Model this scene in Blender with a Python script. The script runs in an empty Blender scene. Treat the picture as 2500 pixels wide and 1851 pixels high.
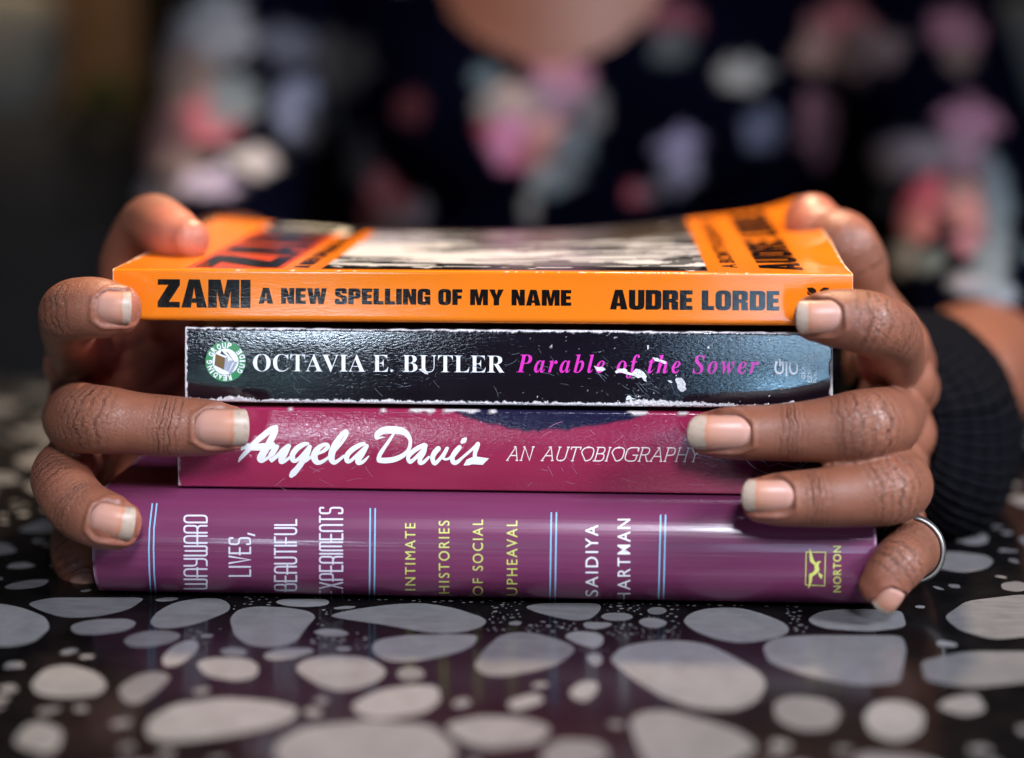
import bpy, bmesh, math, random
import numpy as np
from mathutils import Vector, Matrix
from mathutils.geometry import tessellate_polygon

# ------------------------------------------------------------------ camera, world, lamps
sc = bpy.context.scene
COL = sc.collection
F_PX, PX0, PY0 = 4000.0, 1250.0, 180.0          # focal length and principal point of the 2500 px photograph
YAW = math.radians(3.1)
H_CAM, DIST = 154.4, 480.0                       # millimetres
CAM = np.array([DIST * math.sin(YAW), -DIST * math.cos(YAW), H_CAM])

cd = bpy.data.cameras.new('camera')
cam = bpy.data.objects.new('camera', cd); COL.objects.link(cam); sc.camera = cam
cd.sensor_fit = 'HORIZONTAL'; cd.sensor_width = 36.0
cd.lens = 36.0 * F_PX / 2500.0
cd.shift_y = -(925.5 - PY0) / 2500.0
cd.clip_start = 0.01; cd.clip_end = 50
cam.location = Vector(CAM * 0.001)
cam.rotation_euler = (math.pi / 2, 0, YAW)
cd.dof.use_dof = True
cd.dof.focus_distance = 0.480
cd.dof.aperture_fstop = 2.9

w = bpy.data.worlds.new('World'); sc.world = w; w.use_nodes = True
bg = w.node_tree.nodes['Background']
bg.inputs[0].default_value = (0.55, 0.62, 0.8, 1); bg.inputs[1].default_value = 0.03

def lamp(name, loc, target, sx, sy, power, color, spread=180):
    l = bpy.data.lights.new(name, 'AREA'); l.shape = 'RECTANGLE'; l.size = sx; l.size_y = sy
    l.energy = power; l.color = color; l.spread = math.radians(spread)
    o = bpy.data.objects.new(name, l); COL.objects.link(o); o.location = loc
    d = Vector(target) - Vector(loc)
    o.rotation_euler = d.to_track_quat('-Z', 'Y').to_euler()
    return o
lamp('window_pane_right_upper', (0.37, -2.05, -0.035), (0.08, 0, 0.08), 0.28, 0.36, 3.0, (0.46, 0.72, 1.0))
lamp('window_pane_right_lower', (0.37, -2.05, -0.42), (0.08, 0, 0.06), 0.26, 0.16, 2.0, (0.36, 0.68, 1.0))
lamp('window_pane_left_lower', (-0.52, -2.05, -0.38), (-0.08, 0, 0.08), 0.14, 0.14, 0.17, (0.45, 0.95, 1.0))
lamp('window_pane_left_upper', (-0.42, -2.05, -0.005), (-0.08, 0, 0.08), 0.20, 0.12, 3.4, (0.70, 0.84, 1.0))
lamp('fill_light_front', (0.32, -1.45, 1.20), (0.02, 0.03, 0.06), 0.36, 0.36, 1.55, (0.84, 0.88, 1.0), 40)  # added soft frontal fill for the spines, not an actual window
lamp('window_light_high', (1.15, -0.50, 0.80), (0.08, 0.03, 0.06), 0.34, 0.34, 1.5, (0.84, 0.89, 1.0), 40)
lamp('background_fill', (-0.75, 1.05, 1.45), (-0.75, 1.6, 0.2), 0.25, 0.25, 4.5, (1.0, 0.80, 0.58), 120)  # added only to brighten the dim background on the left
lamp('ceiling_lamp_warm', (0.06, 0.40, 0.88), (-0.07, 0.13, 0.04), 0.055, 0.055, 1.45, (1.0, 0.76, 0.50), 52)

vs = sc.view_settings
sc.display_settings.display_device = 'sRGB'
vs.view_transform = 'Standard'; vs.look = 'None'; vs.exposure = 0.25; vs.gamma = 1.0
try: vs.use_curve_mapping = False
except Exception: pass
sc.cycles.max_bounces = 8; sc.cycles.caustics_reflective = False; sc.cycles.caustics_refractive = False
sc.cycles.use_denoising = True

# ------------------------------------------------------------------ helpers
CY, SY = math.cos(YAW), math.sin(YAW)
def P(px, py, Y):
    """world point (mm) on the plane y = Y seen at pixel (px, py) of the photograph"""
    a = (px - PX0) / F_PX; c = -(py - PY0) / F_PX
    dx, dy = a * CY - SY, a * SY + CY
    t = (Y - CAM[1]) / dy
    return np.array([CAM[0] + dx * t, Y + 0 * t, CAM[2] + c * t])
def PT(px, py, z=0.0):
    """point on the horizontal plane at height z"""
    a = (px - PX0) / F_PX; c = -(py - PY0) / F_PX
    dx, dy = a * CY - SY, a * SY + CY
    t = (z - CAM[2]) / c
    return np.array([CAM[0] + dx * t, CAM[1] + dy * t, z])
def to_px(v):
    """N x 3 mm -> pixel"""
    d = v - CAM
    x = d[:, 0] * CY + d[:, 1] * SY; y = -d[:, 0] * SY + d[:, 1] * CY
    return np.stack([PX0 + F_PX * x / y, PY0 - F_PX * d[:, 2] / y], 1)

def sstep(a, b, x):
    t = np.clip((x - a) / (b - a), 0, 1); return t * t * (3 - 2 * t)
def _h(i, j, k, s):
    n = (i.astype(np.int64) * 374761393 + j.astype(np.int64) * 668265263 + k.astype(np.int64) * 2147483647 + s * 974634777) & 0x7fffffff
    n = ((n ^ (n >> 13)) * 1274126177) & 0x7fffffff
    return ((n ^ (n >> 16)) & 0xffff) / 65535.0
def vnoise(x, y, z=0.0, s=0):
    x = np.asarray(x, float); y = np.asarray(y, float) + 0 * x; z = np.asarray(z, float) + 0 * x
    xi, yi, zi = np.floor(x), np.floor(y), np.floor(z)
    fx, fy, fz = x - xi, y - yi, z - zi
    fx, fy, fz = [f * f * (3 - 2 * f) for f in (fx, fy, fz)]
    r = 0
    for a in (0, 1):
        for b in (0, 1):
            for c in (0, 1):
                r = r + _h(xi + a, yi + b, zi + c, s) * (fx if a else 1 - fx) * (fy if b else 1 - fy) * (fz if c else 1 - fz)
    return r
def fbm(x, y, z=0.0, s=0, o=4):
    r, a, t = 0, 1.0, 0
    for k in range(o):
        r = r + a * vnoise(np.asarray(x) * 2 ** k, np.asarray(y) * 2 ** k, np.asarray(z) * 2 ** k, s + k); t += a; a *= .5
    return r / t

def mesh_obj(name, verts, faces, mat=None, parent=None, smooth=True, mats=None, midx=None):
    me = bpy.data.meshes.new(name)
    verts = np.asarray(verts, float) * 0.001
    me.from_pydata(verts.tolist(), [], [tuple(int(i) for i in f) for f in faces]); me.update()
    if smooth: me.polygons.foreach_set('use_smooth', [True] * len(me.polygons))
    if mats:
        for m in mats: me.materials.append(m)
        if midx is not None: me.polygons.foreach_set('material_index', [int(i) for i in midx])
    elif mat: me.materials.append(mat)
    o = bpy.data.objects.new(name, me); COL.objects.link(o)
    if parent: o.parent = parent
    return o
def set_attr(o, name, data):
    data = np.asarray(data, np.float32)
    if data.ndim == 1:
        a = o.data.attributes.new(name, 'FLOAT', 'POINT'); a.data.foreach_set('value', data)
    elif data.shape[1] == 3:
        a = o.data.attributes.new(name, 'FLOAT_VECTOR', 'POINT'); a.data.foreach_set('vector', data.ravel())
    else:
        a = o.data.attributes.new(name, 'FLOAT_COLOR', 'POINT'); a.data.foreach_set('color', data.ravel())
def tag(o, label=None, cat=None, group=None, kind=None):
    if label: o['label'] = label
    if cat: o['category'] = cat
    if group: o['group'] = group
    if kind: o['kind'] = kind
    return o
def empty(name, loc=(0, 0, 0)):
    o = bpy.data.objects.new(name, None); COL.objects.link(o); o.location = loc; o.empty_display_size = .02; return o
def grid_faces(nu, nv, closed_u=False, closed_v=False):
    f = []
    for i in range(nu if closed_u else nu - 1):
        for j in range(nv if closed_v else nv - 1):
            a, b = i, (i + 1) % nu; c, d = j, (j + 1) % nv
            f.append((a * nv + c, b * nv + c, b * nv + d, a * nv + d))
    return f

class NT:
    def __init__(self, name, **kw):
        self.m = bpy.data.materials.new(name); self.m.use_nodes = True
        self.t = self.m.node_tree; self.b = self.t.nodes['Principled BSDF']
        for k, v in kw.items(): self.set(k, v)
    def set(self, k, v):
        k = {'color': 'Base Color', 'rough': 'Roughness', 'spec': 'Specular IOR Level', 'metal': 'Metallic', 'coat': 'Coat Weight', 'coatr': 'Coat Roughness',
             'sss': 'Subsurface Weight', 'sssr': 'Subsurface Radius', 'ssss': 'Subsurface Scale', 'normal': 'Normal', 'sheen': 'Sheen Weight'}.get(k, k)
        if hasattr(v, 'is_linked') or isinstance(v, bpy.types.NodeSocket): self.t.links.new(v, self.b.inputs[k])
        else:
            if isinstance(v, (tuple, list)) and len(v) == 3 and k.endswith('Color'): v = (*v, 1)
            self.b.inputs[k].default_value = v
    def n(self, typ, ins=None, **props):
        nd = self.t.nodes.new(typ)
        for k, v in props.items(): setattr(nd, k, v)
        for k, v in (ins or {}).items():
            if isinstance(v, bpy.types.NodeSocket): self.t.links.new(v, nd.inputs[k])
            else:
                if isinstance(v, (tuple, list)) and len(v) == 3 and nd.inputs[k].type == 'RGBA': v = (*v, 1)
                nd.inputs[k].default_value = v
        return nd
    def coord(self): return self.n('ShaderNodeTexCoord').outputs['Object']
    def mapping(self, vec, scale): return self.n('ShaderNodeMapping', {'Vector': vec, 'Scale': scale}).outputs[0]
    def noise(self, vec, scale, detail=3, rough=.5, dist=0):
        return self.n('ShaderNodeTexNoise', {'Vector': vec, 'Scale': scale, 'Detail': detail, 'Roughness': rough, 'Distortion': dist}).outputs['Fac']
    def math(self, op, a, b=0.0, c=None, clamp=False):
        nd = self.n('ShaderNodeMath', {0: a, 1: b}, operation=op); nd.use_clamp = clamp
        if c is not None:
            if isinstance(c, bpy.types.NodeSocket): self.t.links.new(c, nd.inputs[2])
            else: nd.inputs[2].default_value = c
        return nd.outputs[0]
    def mix(self, fac, a, b):
        nd = self.n('ShaderNodeMix', data_type='RGBA')
        for i, v in ((0, fac), (6, a), (7, b)):
            if isinstance(v, bpy.types.NodeSocket): self.t.links.new(v, nd.inputs[i])
            else: nd.inputs[i].default_value = (*v, 1) if isinstance(v, (tuple, list)) and len(v) == 3 else v
        return nd.outputs[2]
    def ramp(self, fac, stops, interp='LINEAR'):
        nd = self.n('ShaderNodeValToRGB', {'Fac': fac}); cr = nd.color_ramp; cr.interpolation = interp
        while len(cr.elements) < len(stops): cr.elements.new(.5)
        for e, (p, c) in zip(cr.elements, stops):
            e.position = p; e.color = (*c, 1) if isinstance(c, (tuple, list)) else (c, c, c, 1)
        return nd.outputs[0]
    def attr(self, name, out='Color'): return self.n('ShaderNodeAttribute', attribute_name=name).outputs[out]
    def bump(self, h, dist, strength=1.0, prev=None):
        ins = {'Height': h, 'Distance': dist, 'Strength': strength}
        if prev is not None: ins['Normal'] = prev
        return self.n('ShaderNodeBump', ins).outputs[0]

# ------------------------------------------------------------------ print lettering engine (2-D pixel space of the photograph)
def text2d(body, offset=0.0, spacing=1.0):
    c = bpy.data.curves.new('t', 'FONT'); c.body = body; c.offset = offset; c.size = 1; c.space_character = spacing; c.resolution_u = 5
    o = bpy.data.objects.new('t', c); COL.objects.link(o)
    bpy.context.view_layer.update()
    me = bpy.data.meshes.new_from_object(o.evaluated_get(bpy.context.evaluated_depsgraph_get()))
    v = np.array([x.co[:2] for x in me.vertices]).reshape(-1, 2); f = [tuple(p.vertices) for p in me.polygons]
    bpy.data.objects.remove(o); bpy.data.curves.remove(c); bpy.data.meshes.remove(me)
    return v, f
def mathstr(s, base):
    return ''.join(chr(base + ord(c) - 65) if 'A' <= c <= 'Z' else ('\u210e' if (base == 0x1D434 and c == 'h') else chr(base + 26 + ord(c) - 97)) if 'a' <= c <= 'z' else c for c in s)
def place(v, p0, p1, cap, vcap=None, shear=0.0):
    """fit 2-D text (baseline y=0) between baseline points p0 and p1 with cap height cap (pixels)"""
    p0, p1 = np.array(p0, float), np.array(p1, float)
    d = p1 - p0; L = np.linalg.norm(d); d = d / L; up = np.array([d[1], -d[0]])
    x0, x1 = v[:, 0].min(), v[:, 0].max()
    if vcap is None: vcap = v[:, 1].max()
    vv = v.copy(); yy = vv[:, 1] / vcap
    sx = L / (x1 - x0)
    return p0 + np.outer((vv[:, 0] - x0) * sx + yy * cap * shear, d) + np.outer(yy * cap, up)

class Sheet:
    """flat printed shapes in pixel space, later laid on a surface"""
    def __init__(self): self.v = []; self.f = []; self.n = 0; self.lay = []; self.k = 0
    def add(self, v, f, layer=None):
        v = np.asarray(v, float)
        if layer is None: layer = self.k % 6; self.k += 1
        self.f += [tuple(i + self.n for i in q) for q in f]; self.v.append(v); self.n += len(v); self.lay += [layer] * len(v)
    def poly(self, outer, holes=(), layer=None):
        loops = [[Vector((p[0], p[1], 0)) for p in outer]] + [[Vector((p[0], p[1], 0)) for p in h] for h in holes]
        tri = tessellate_polygon(loops)
        self.add([(p.x, p.y) for l in loops for p in l], tri, layer)
    def stroke(self, pts, wd, closed=False, round_caps=False, layer=None):
        pts = np.array(pts, float); n = len(pts)
        ws = pts[:, 2] if pts.shape[1] > 2 else np.full(n, wd, float)
        pts = pts[:, :2]
        L, R = [], []
        for i in range(n):
            a = pts[i] - pts[i - 1] if (i > 0 or closed) else pts[1] - pts[0]
            b = pts[(i + 1) % n] - pts[i] if (i < n - 1 or closed) else a
            a = a / (np.linalg.norm(a) + 1e-9); b = b / (np.linalg.norm(b) + 1e-9)
            t = a + b; t = t / (np.linalg.norm(t) + 1e-9)
            nn = np.array([-t[1], t[0]]); k = 1.0 / max(0.5, nn @ np.array([-a[1], a[0]]))
            L.append(pts[i] + nn * ws[i] * .5 * k); R.append(pts[i] - nn * ws[i] * .5 * k)
        v = L + R
        f = [(i, i + 1, n + i + 1, n + i) for i in range(n - 1)]
        if closed: f.append((n - 1, 0, n, 2 * n - 1))
        if round_caps and not closed:
            for e, (i, s) in enumerate(((0, -1), (n - 1, 1))):
                t = (pts[1] - pts[0]) if i == 0 else (pts[-1] - pts[-2])
                t = t / (np.linalg.norm(t) + 1e-9) * s; r = ws[i] * .5
                nn = L[i] - pts[i]; nn = nn / (np.linalg.norm(nn) + 1e-9)
                fan = [i]
                for q in range(1, 6):
                    an = math.pi * q / 6; v.append(pts[i] + nn * r * math.cos(an) + t * r * math.sin(an)); fan.append(len(v) - 1)
                fan.append(n + i); f.append(tuple(fan))
        self.add(v, f, layer)
    def build(self, name, surf, mat, parent, cut_y=None, cut_x=None, base=0.05, step=0.006):
        """surf(px, py) -> (points mm, outward normals)"""
        bm = bmesh.new(); ly = bm.verts.layers.float.new('lay')
        V = np.concatenate(self.v)
        bv = []
        for p, l in zip(V, self.lay):
            q = bm.verts.new((p[0], p[1], 0)); q[ly] = l; bv.append(q)
        for f in self.f:
            try: bm.faces.new([bv[i] for i in f])
            except ValueError: pass
        bmesh.ops.triangulate(bm, faces=bm.faces[:])
        for ax, st in ((1, cut_y), (0, cut_x)):
            if not st: continue
            lo, hi = V[:, ax].min(), V[:, ax].max(); c = lo + st
            while c < hi:
                bmesh.ops.bisect_plane(bm, geom=bm.verts[:] + bm.edges[:] + bm.faces[:], dist=1e-5,
                                       plane_co=(c, c, 0), plane_no=(1, 0, 0) if ax == 0 else (0, 1, 0))
                c += st
        bm.verts.ensure_lookup_table()
        q = np.array([v.co[:2] for v in bm.verts]); lay = np.array([v[ly] for v in bm.verts])
        pts, nrm = surf(q[:, 0], q[:, 1])
        pts = pts + nrm * (base + step * lay)[:, None]
        bm.verts.index_update()
        faces = [[v.index for v in f.verts] for f in bm.faces]
        bm.free()
        o = mesh_obj(name, pts, faces, mat, parent, smooth=False)
        return o

def rnd(pts, r, seg=5, closed=False):
    """round the corners of a polyline"""
    pts = [np.array(p, float) for p in pts]; out = []; n = len(pts)
    for i in range(n):
        if not closed and i in (0, n - 1): out.append(pts[i]); continue
        p, a, b = pts[i], pts[i - 1], pts[(i + 1) % n]
        la, lb = np.linalg.norm(a - p), np.linalg.norm(b - p)
        q = min(r, la * .5, lb * .5)
        s, e = p + (a - p) / la * q, p + (b - p) / lb * q
        for k in range(seg + 1):
            t = k / seg; out.append((1 - t) ** 2 * s + 2 * t * (1 - t) * p + t * t * e)
    return [tuple(p) for p in out]

# heavy condensed capitals: width, outer outline, holes (unit cap height)
def rr(x0, y0, x1, y1, r): return rnd([(x0, y0), (x1, y0), (x1, y1), (x0, y1)], r, 4, True)
HG = {
 'Z': (.62, [(0, 1), (.61, 1), (.61, .79), (.31, .2), (.61, .2), (.61, 0), (0, 0), (0, .2), (.29, .8), (0, .8)], []),
 'A': (.70, [(0, 0), (.2, 1), (.5, 1), (.7, 0), (.43, 0), (.41, .17), (.28, .17), (.26, 0)], [[(.3, .33), (.39, .33), (.345, .72)]]),
 'M': (.86, [(0, 0), (0, 1), (.34, 1), (.43, .45), (.52, 1), (.86, 1), (.86, 0), (.62, 0), (.62, .6), (.52, 0), (.34, 0), (.24, .6), (.24, 0)], []),
 'I': (.27, [(0, 0), (0, 1), (.27, 1), (.27, 0)], []),
 'N': (.64, [(0, 0), (0, 1), (.27, 1), (.4, .5), (.4, 1), (.64, 1), (.64, 0), (.38, 0), (.24, .5), (.24, 0)], []),
 'E': (.50, [(0, 0), (0, 1), (.5, 1), (.5, .79), (.26, .79), (.26, .61), (.47, .61), (.47, .4), (.26, .4), (.26, .21), (.5, .21), (.5, 0)], []),
 'W': (.95, [(0, 1), (.25, 1), (.31, .42), (.37, 1), (.58, 1), (.65, .42), (.7, 1), (.95, 1), (.8, 0), (.55, 0), (.475, .52), (.4, 0), (.15, 0)], []),
 'L': (.49, [(0, 0), (0, 1), (.26, 1), (.26, .21), (.49, .21), (.49, 0)], []),
 'F': (.48, [(0, 0), (0, 1), (.48, 1), (.48, .79), (.26, .79), (.26, .6), (.45, .6), (.45, .39), (.26, .39), (.26, 0)], []),
 'Y': (.70, [(0, 1), (.27, 1), (.35, .64), (.43, 1), (.7, 1), (.48, .4), (.48, 0), (.22, 0), (.22, .4)], []),
 'O': (.62, rr(0, -.01, .62, 1.01, .27), [rr(.255, .19, .365, .81, .055)]),
 'U': (.61, [(0, 1), (.25, 1)] + rnd([(.25, .9), (.25, .19), (.36, .19), (.36, .9)], .055) + [(.36, 1), (.61, 1)] + rnd([(.61, .9), (.61, -.01), (0, -.01), (0, .9)], .25), []),
 'D': (.62, [(0, 0), (0, 1)] + rnd([(.2, 1), (.62, 1), (.62, 0), (.2, 0)], .27), [rnd([(.255, .2), (.365, .2), (.365, .8), (.255, .8)], .05, 3, True)]),
 'P': (.59, [(0, 0), (0, 1)] + rnd([(.2, 1), (.59, 1), (.59, .36), (.26, .36)], .22) + [(.26, 0)], [rr(.255, .56, .34, .8, .05)]),
 'R': (.63, [(0, 0), (0, 1)] + rnd([(.2, 1), (.61, 1), (.61, .5), (.5, .46)], .18) + rnd([(.55, .43), (.61, .4), (.61, .1), (.63, 0)], .05) + [(.37, 0), (.35, .1), (.35, .34), (.31, .37), (.26, .37), (.26, 0)], [rr(.255, .56, .36, .8, .05)]),
 'G': (.62, rnd([(.62, .62), (.62, 1.01), (0, 1.01), (0, -.01), (.42, -.01), (.44, .07)], .26) + [(.5, 0), (.62, 0), (.62, .53), (.33, .53), (.33, .36), (.375, .36)] + rnd([(.375, .3), (.375, .19), (.255, .19), (.255, .81), (.375, .81), (.375, .62)], .055), []),
 'S': (.60, rnd([(.58, .68), (.58, 1.01), (.02, 1.01), (.02, .5), (.345, .42), (.345, .18), (.245, .18), (.245, .34), (0, .34), (0, -.01), (.6, -.01), (.6, .52), (.265, .6), (.265, .82), (.335, .82), (.335, .68)], .17), []),
 ' ': (.26, None, []),
}
def heavy(sheet, s, p0, p1, cap, gap=.035):
    x = 0; gl = []
    for ch in s:
        wdt, o, h = HG[ch]
        if o: gl.append((x, o, h))
        x += wdt + gap
    x -= gap
    p0, p1 = np.array(p0, float), np.array(p1, float); d = p1 - p0; L = np.linalg.norm(d); d /= L; up = np.array([d[1], -d[0]])
    T = lambda pts, x0: [tuple(p0 + d * ((q[0] + x0) * L / x) + up * q[1] * cap) for q in pts]
    for x0, o, h in gl: sheet.poly(T(o, x0), [T(q, x0) for q in h], layer=0)

# thin round art-deco capitals as strokes
DG = {
 'W': (.62, [rnd([(0, 1), (0, 0), (.31, 0), (.31, .95)], .12), rnd([(.31, .12), (.31, 0), (.62, 0), (.62, 1)], .12)]),
 'A': (.46, [rnd([(0, 0), (0, 1), (.46, 1), (.46, 0)], .2), [(-.09, .42), (.55, .42)]]),
 'Y': (.46, [rnd([(0, 1), (0, .45), (.46, .45)], .2), rnd([(.46, 1), (.46, 0), (.02, 0)], .2)]),
 'R': (.46, [rnd([(0, 0), (0, 1), (.46, 1), (.46, .42), (-.09, .42)], .18), rnd([(.2, .42), (.46, .36), (.46, 0)], .12)]),
 'D': (.46, [rnd([(0, 0), (0, 1), (.46, 1), (.46, 0), (0, 0)], .2)]),
 'L': (.40, [[(0, 1), (0, 0), (.4, 0)]]), 'I': (.03, [[(.0, 0), (.0, 1)]]),
 'V': (.46, [[(0, 1), (.23, 0), (.46, 1)]]),
 'E': (.40, [[(.4, 1), (0, 1), (0, 0), (.4, 0)], [(-.09, .5), (.36, .5)]]),
 'S': (.42, [rnd([(.42, .84), (.42, 1), (0, 1), (0, .54), (.42, .54), (.42, 0), (0, 0), (0, .16)], .16)]),
 ',': (.08, [[(.08, .1), (-.03, -.2)]]),
 'B': (.46, [rnd([(0, .5), (0, 1), (.42, 1), (.42, .5), (-.09, .5)], .16), rnd([(.2, .5), (.46, .5), (.46, 0), (0, 0), (0, .5)], .16)]),
 'U': (.46, [rnd([(0, 1), (0, 0), (.46, 0), (.46, 1)], .2)]),
 'T': (.44, [[(0, 1), (.44, 1)], [(.22, 1), (.22, 0)]]),
 'F': (.38, [[(.38, 1), (0, 1), (0, 0)], [(-.09, .48), (.32, .48)]]),
 'X': (.42, [[(0, 0), (.42, 1)], [(0, 1), (.42, 0)]]),
 'P': (.44, [rnd([(0, 0), (0, 1), (.44, 1), (.44, .42), (-.09, .42)], .18)]),
 'M': (.62, [rnd([(0, 0), (0, 1), (.31, 1), (.31, .05)], .12), rnd([(.31, .88), (.31, 1), (.62, 1), (.62, 0)], .12)]),
 'N': (.46, [rnd([(0, 0), (0, 1), (.46, 1), (.46, 0)], .2)]),
}
# light slab italics
def sb(x, y): return [(x - .09, y), (x + .09, y)]
SG = {
 'A': (.80, [[(.05, 0), (.4, 1), (.75, 0)], [(.19, .36), (.62, .36)], sb(.07, 0), sb(.73, 0), [(.25, 1), (.42, 1)]]),
 'N': (.78, [[(.1, 0), (.1, 1), (.68, 0), (.68, 1)], sb(.1, 0), [(-.02, 1), (.1, 1)], sb(.68, 1)]),
 'U': (.78, [rnd([(.1, 1), (.1, 0), (.66, 0), (.66, 1)], .28), sb(.1, 1), sb(.66, 1)]),
 'T': (.66, [[(.03, .82), (.03, 1), (.63, 1), (.63, .82)], [(.33, 1), (.33, 0)], sb(.33, 0)]),
 'O': (.86, [rnd([(.04, 0), (.82, 0), (.82, 1), (.04, 1), (.04, 0)], .4)[1:-1] + [rnd([(.04, 0), (.82, 0), (.82, 1), (.04, 1), (.04, 0)], .4)[1]]]),
 'B': (.68, [rnd([(.1, .53), (.58, .53), (.58, 1), (0, 1)], .22), rnd([(.1, .53), (.64, .53), (.64, 0), (0, 0)], .24), [(.12, 0), (.12, 1)]]),
 'I': (.24, [[(.12, 0), (.12, 1)], sb(.12, 0), sb(.12, 1)]),
 'G': (.84, [rnd([(.76, .74), (.76, 1), (.04, 1), (.04, 0), (.78, 0), (.78, .44)], .38), [(.5, .44), (.86, .44)], [(.78, .72), (.78, 1)]]),
 'R': (.74, [rnd([(.1, .47), (.6, .47), (.6, 1), (0, 1)], .24), [(.12, 0), (.12, 1)], [(.4, .47), (.62, 0), (.74, 0)], sb(.12, 0)]),
 'P': (.66, [rnd([(.1, .45), (.6, .45), (.6, 1), (0, 1)], .24), [(.12, 0), (.12, 1)], sb(.12, 0)]),
 'H': (.80, [[(.12, 0), (.12, 1)], [(.68, 0), (.68, 1)], [(.12, .5), (.68, .5)], sb(.12, 0), sb(.12, 1), sb(.68, 0), sb(.68, 1)]),
 'Y': (.74, [[(.06, 1), (.37, .48), (.68, 1)], [(.37, .48), (.37, 0)], sb(.06, 1), sb(.68, 1), sb(.37, 0)]),
 ' ': (.4, []),
}
def strokes(sheet, font, s, p0, p1, cap, wd, gap=.17, shear=0.0, rc=True):
    x = 0; gl = []
    for ch in s:
        wdt, st = font[ch]; gl.append((x, st)); x += wdt + gap
    x -= gap
    p0, p1 = np.array(p0, float), np.array(p1, float); d = p1 - p0; L = np.linalg.norm(d); d /= L; up = np.array([d[1], -d[0]])
    for x0, st in gl:
        for k, q in enumerate(st):
            sheet.stroke([tuple(p0 + d * ((a + x0) * L / x + b * cap * shear) + up * b * cap) for a, b in q], wd, round_caps=rc, layer=k)

# ------------------------------------------------------------------ print / paper materials
def print_mat(name, color, rough=.3, crackle=.0, coat=.0, spec=.5):
    m = NT(name, color=color, rough=rough, spec=spec, coat=coat, coatr=.12)
    if crackle:
        c = m.coord()
        n1 = m.noise(m.mapping(c, (760, 760, 1900)), 1.0, 3, .6, .6)
        n2 = m.noise(m.mapping(c, (26, 26, 60)), 1.0, 2, .5)
        h = m.math('MULTIPLY', n1, m.math('MULTIPLY', n2, 1.6))
        nb = m.bump(h, .00022 * crackle, 1.0)
        m.set('normal', nb); m.set('Coat Normal', nb)
    return m.m

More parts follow.
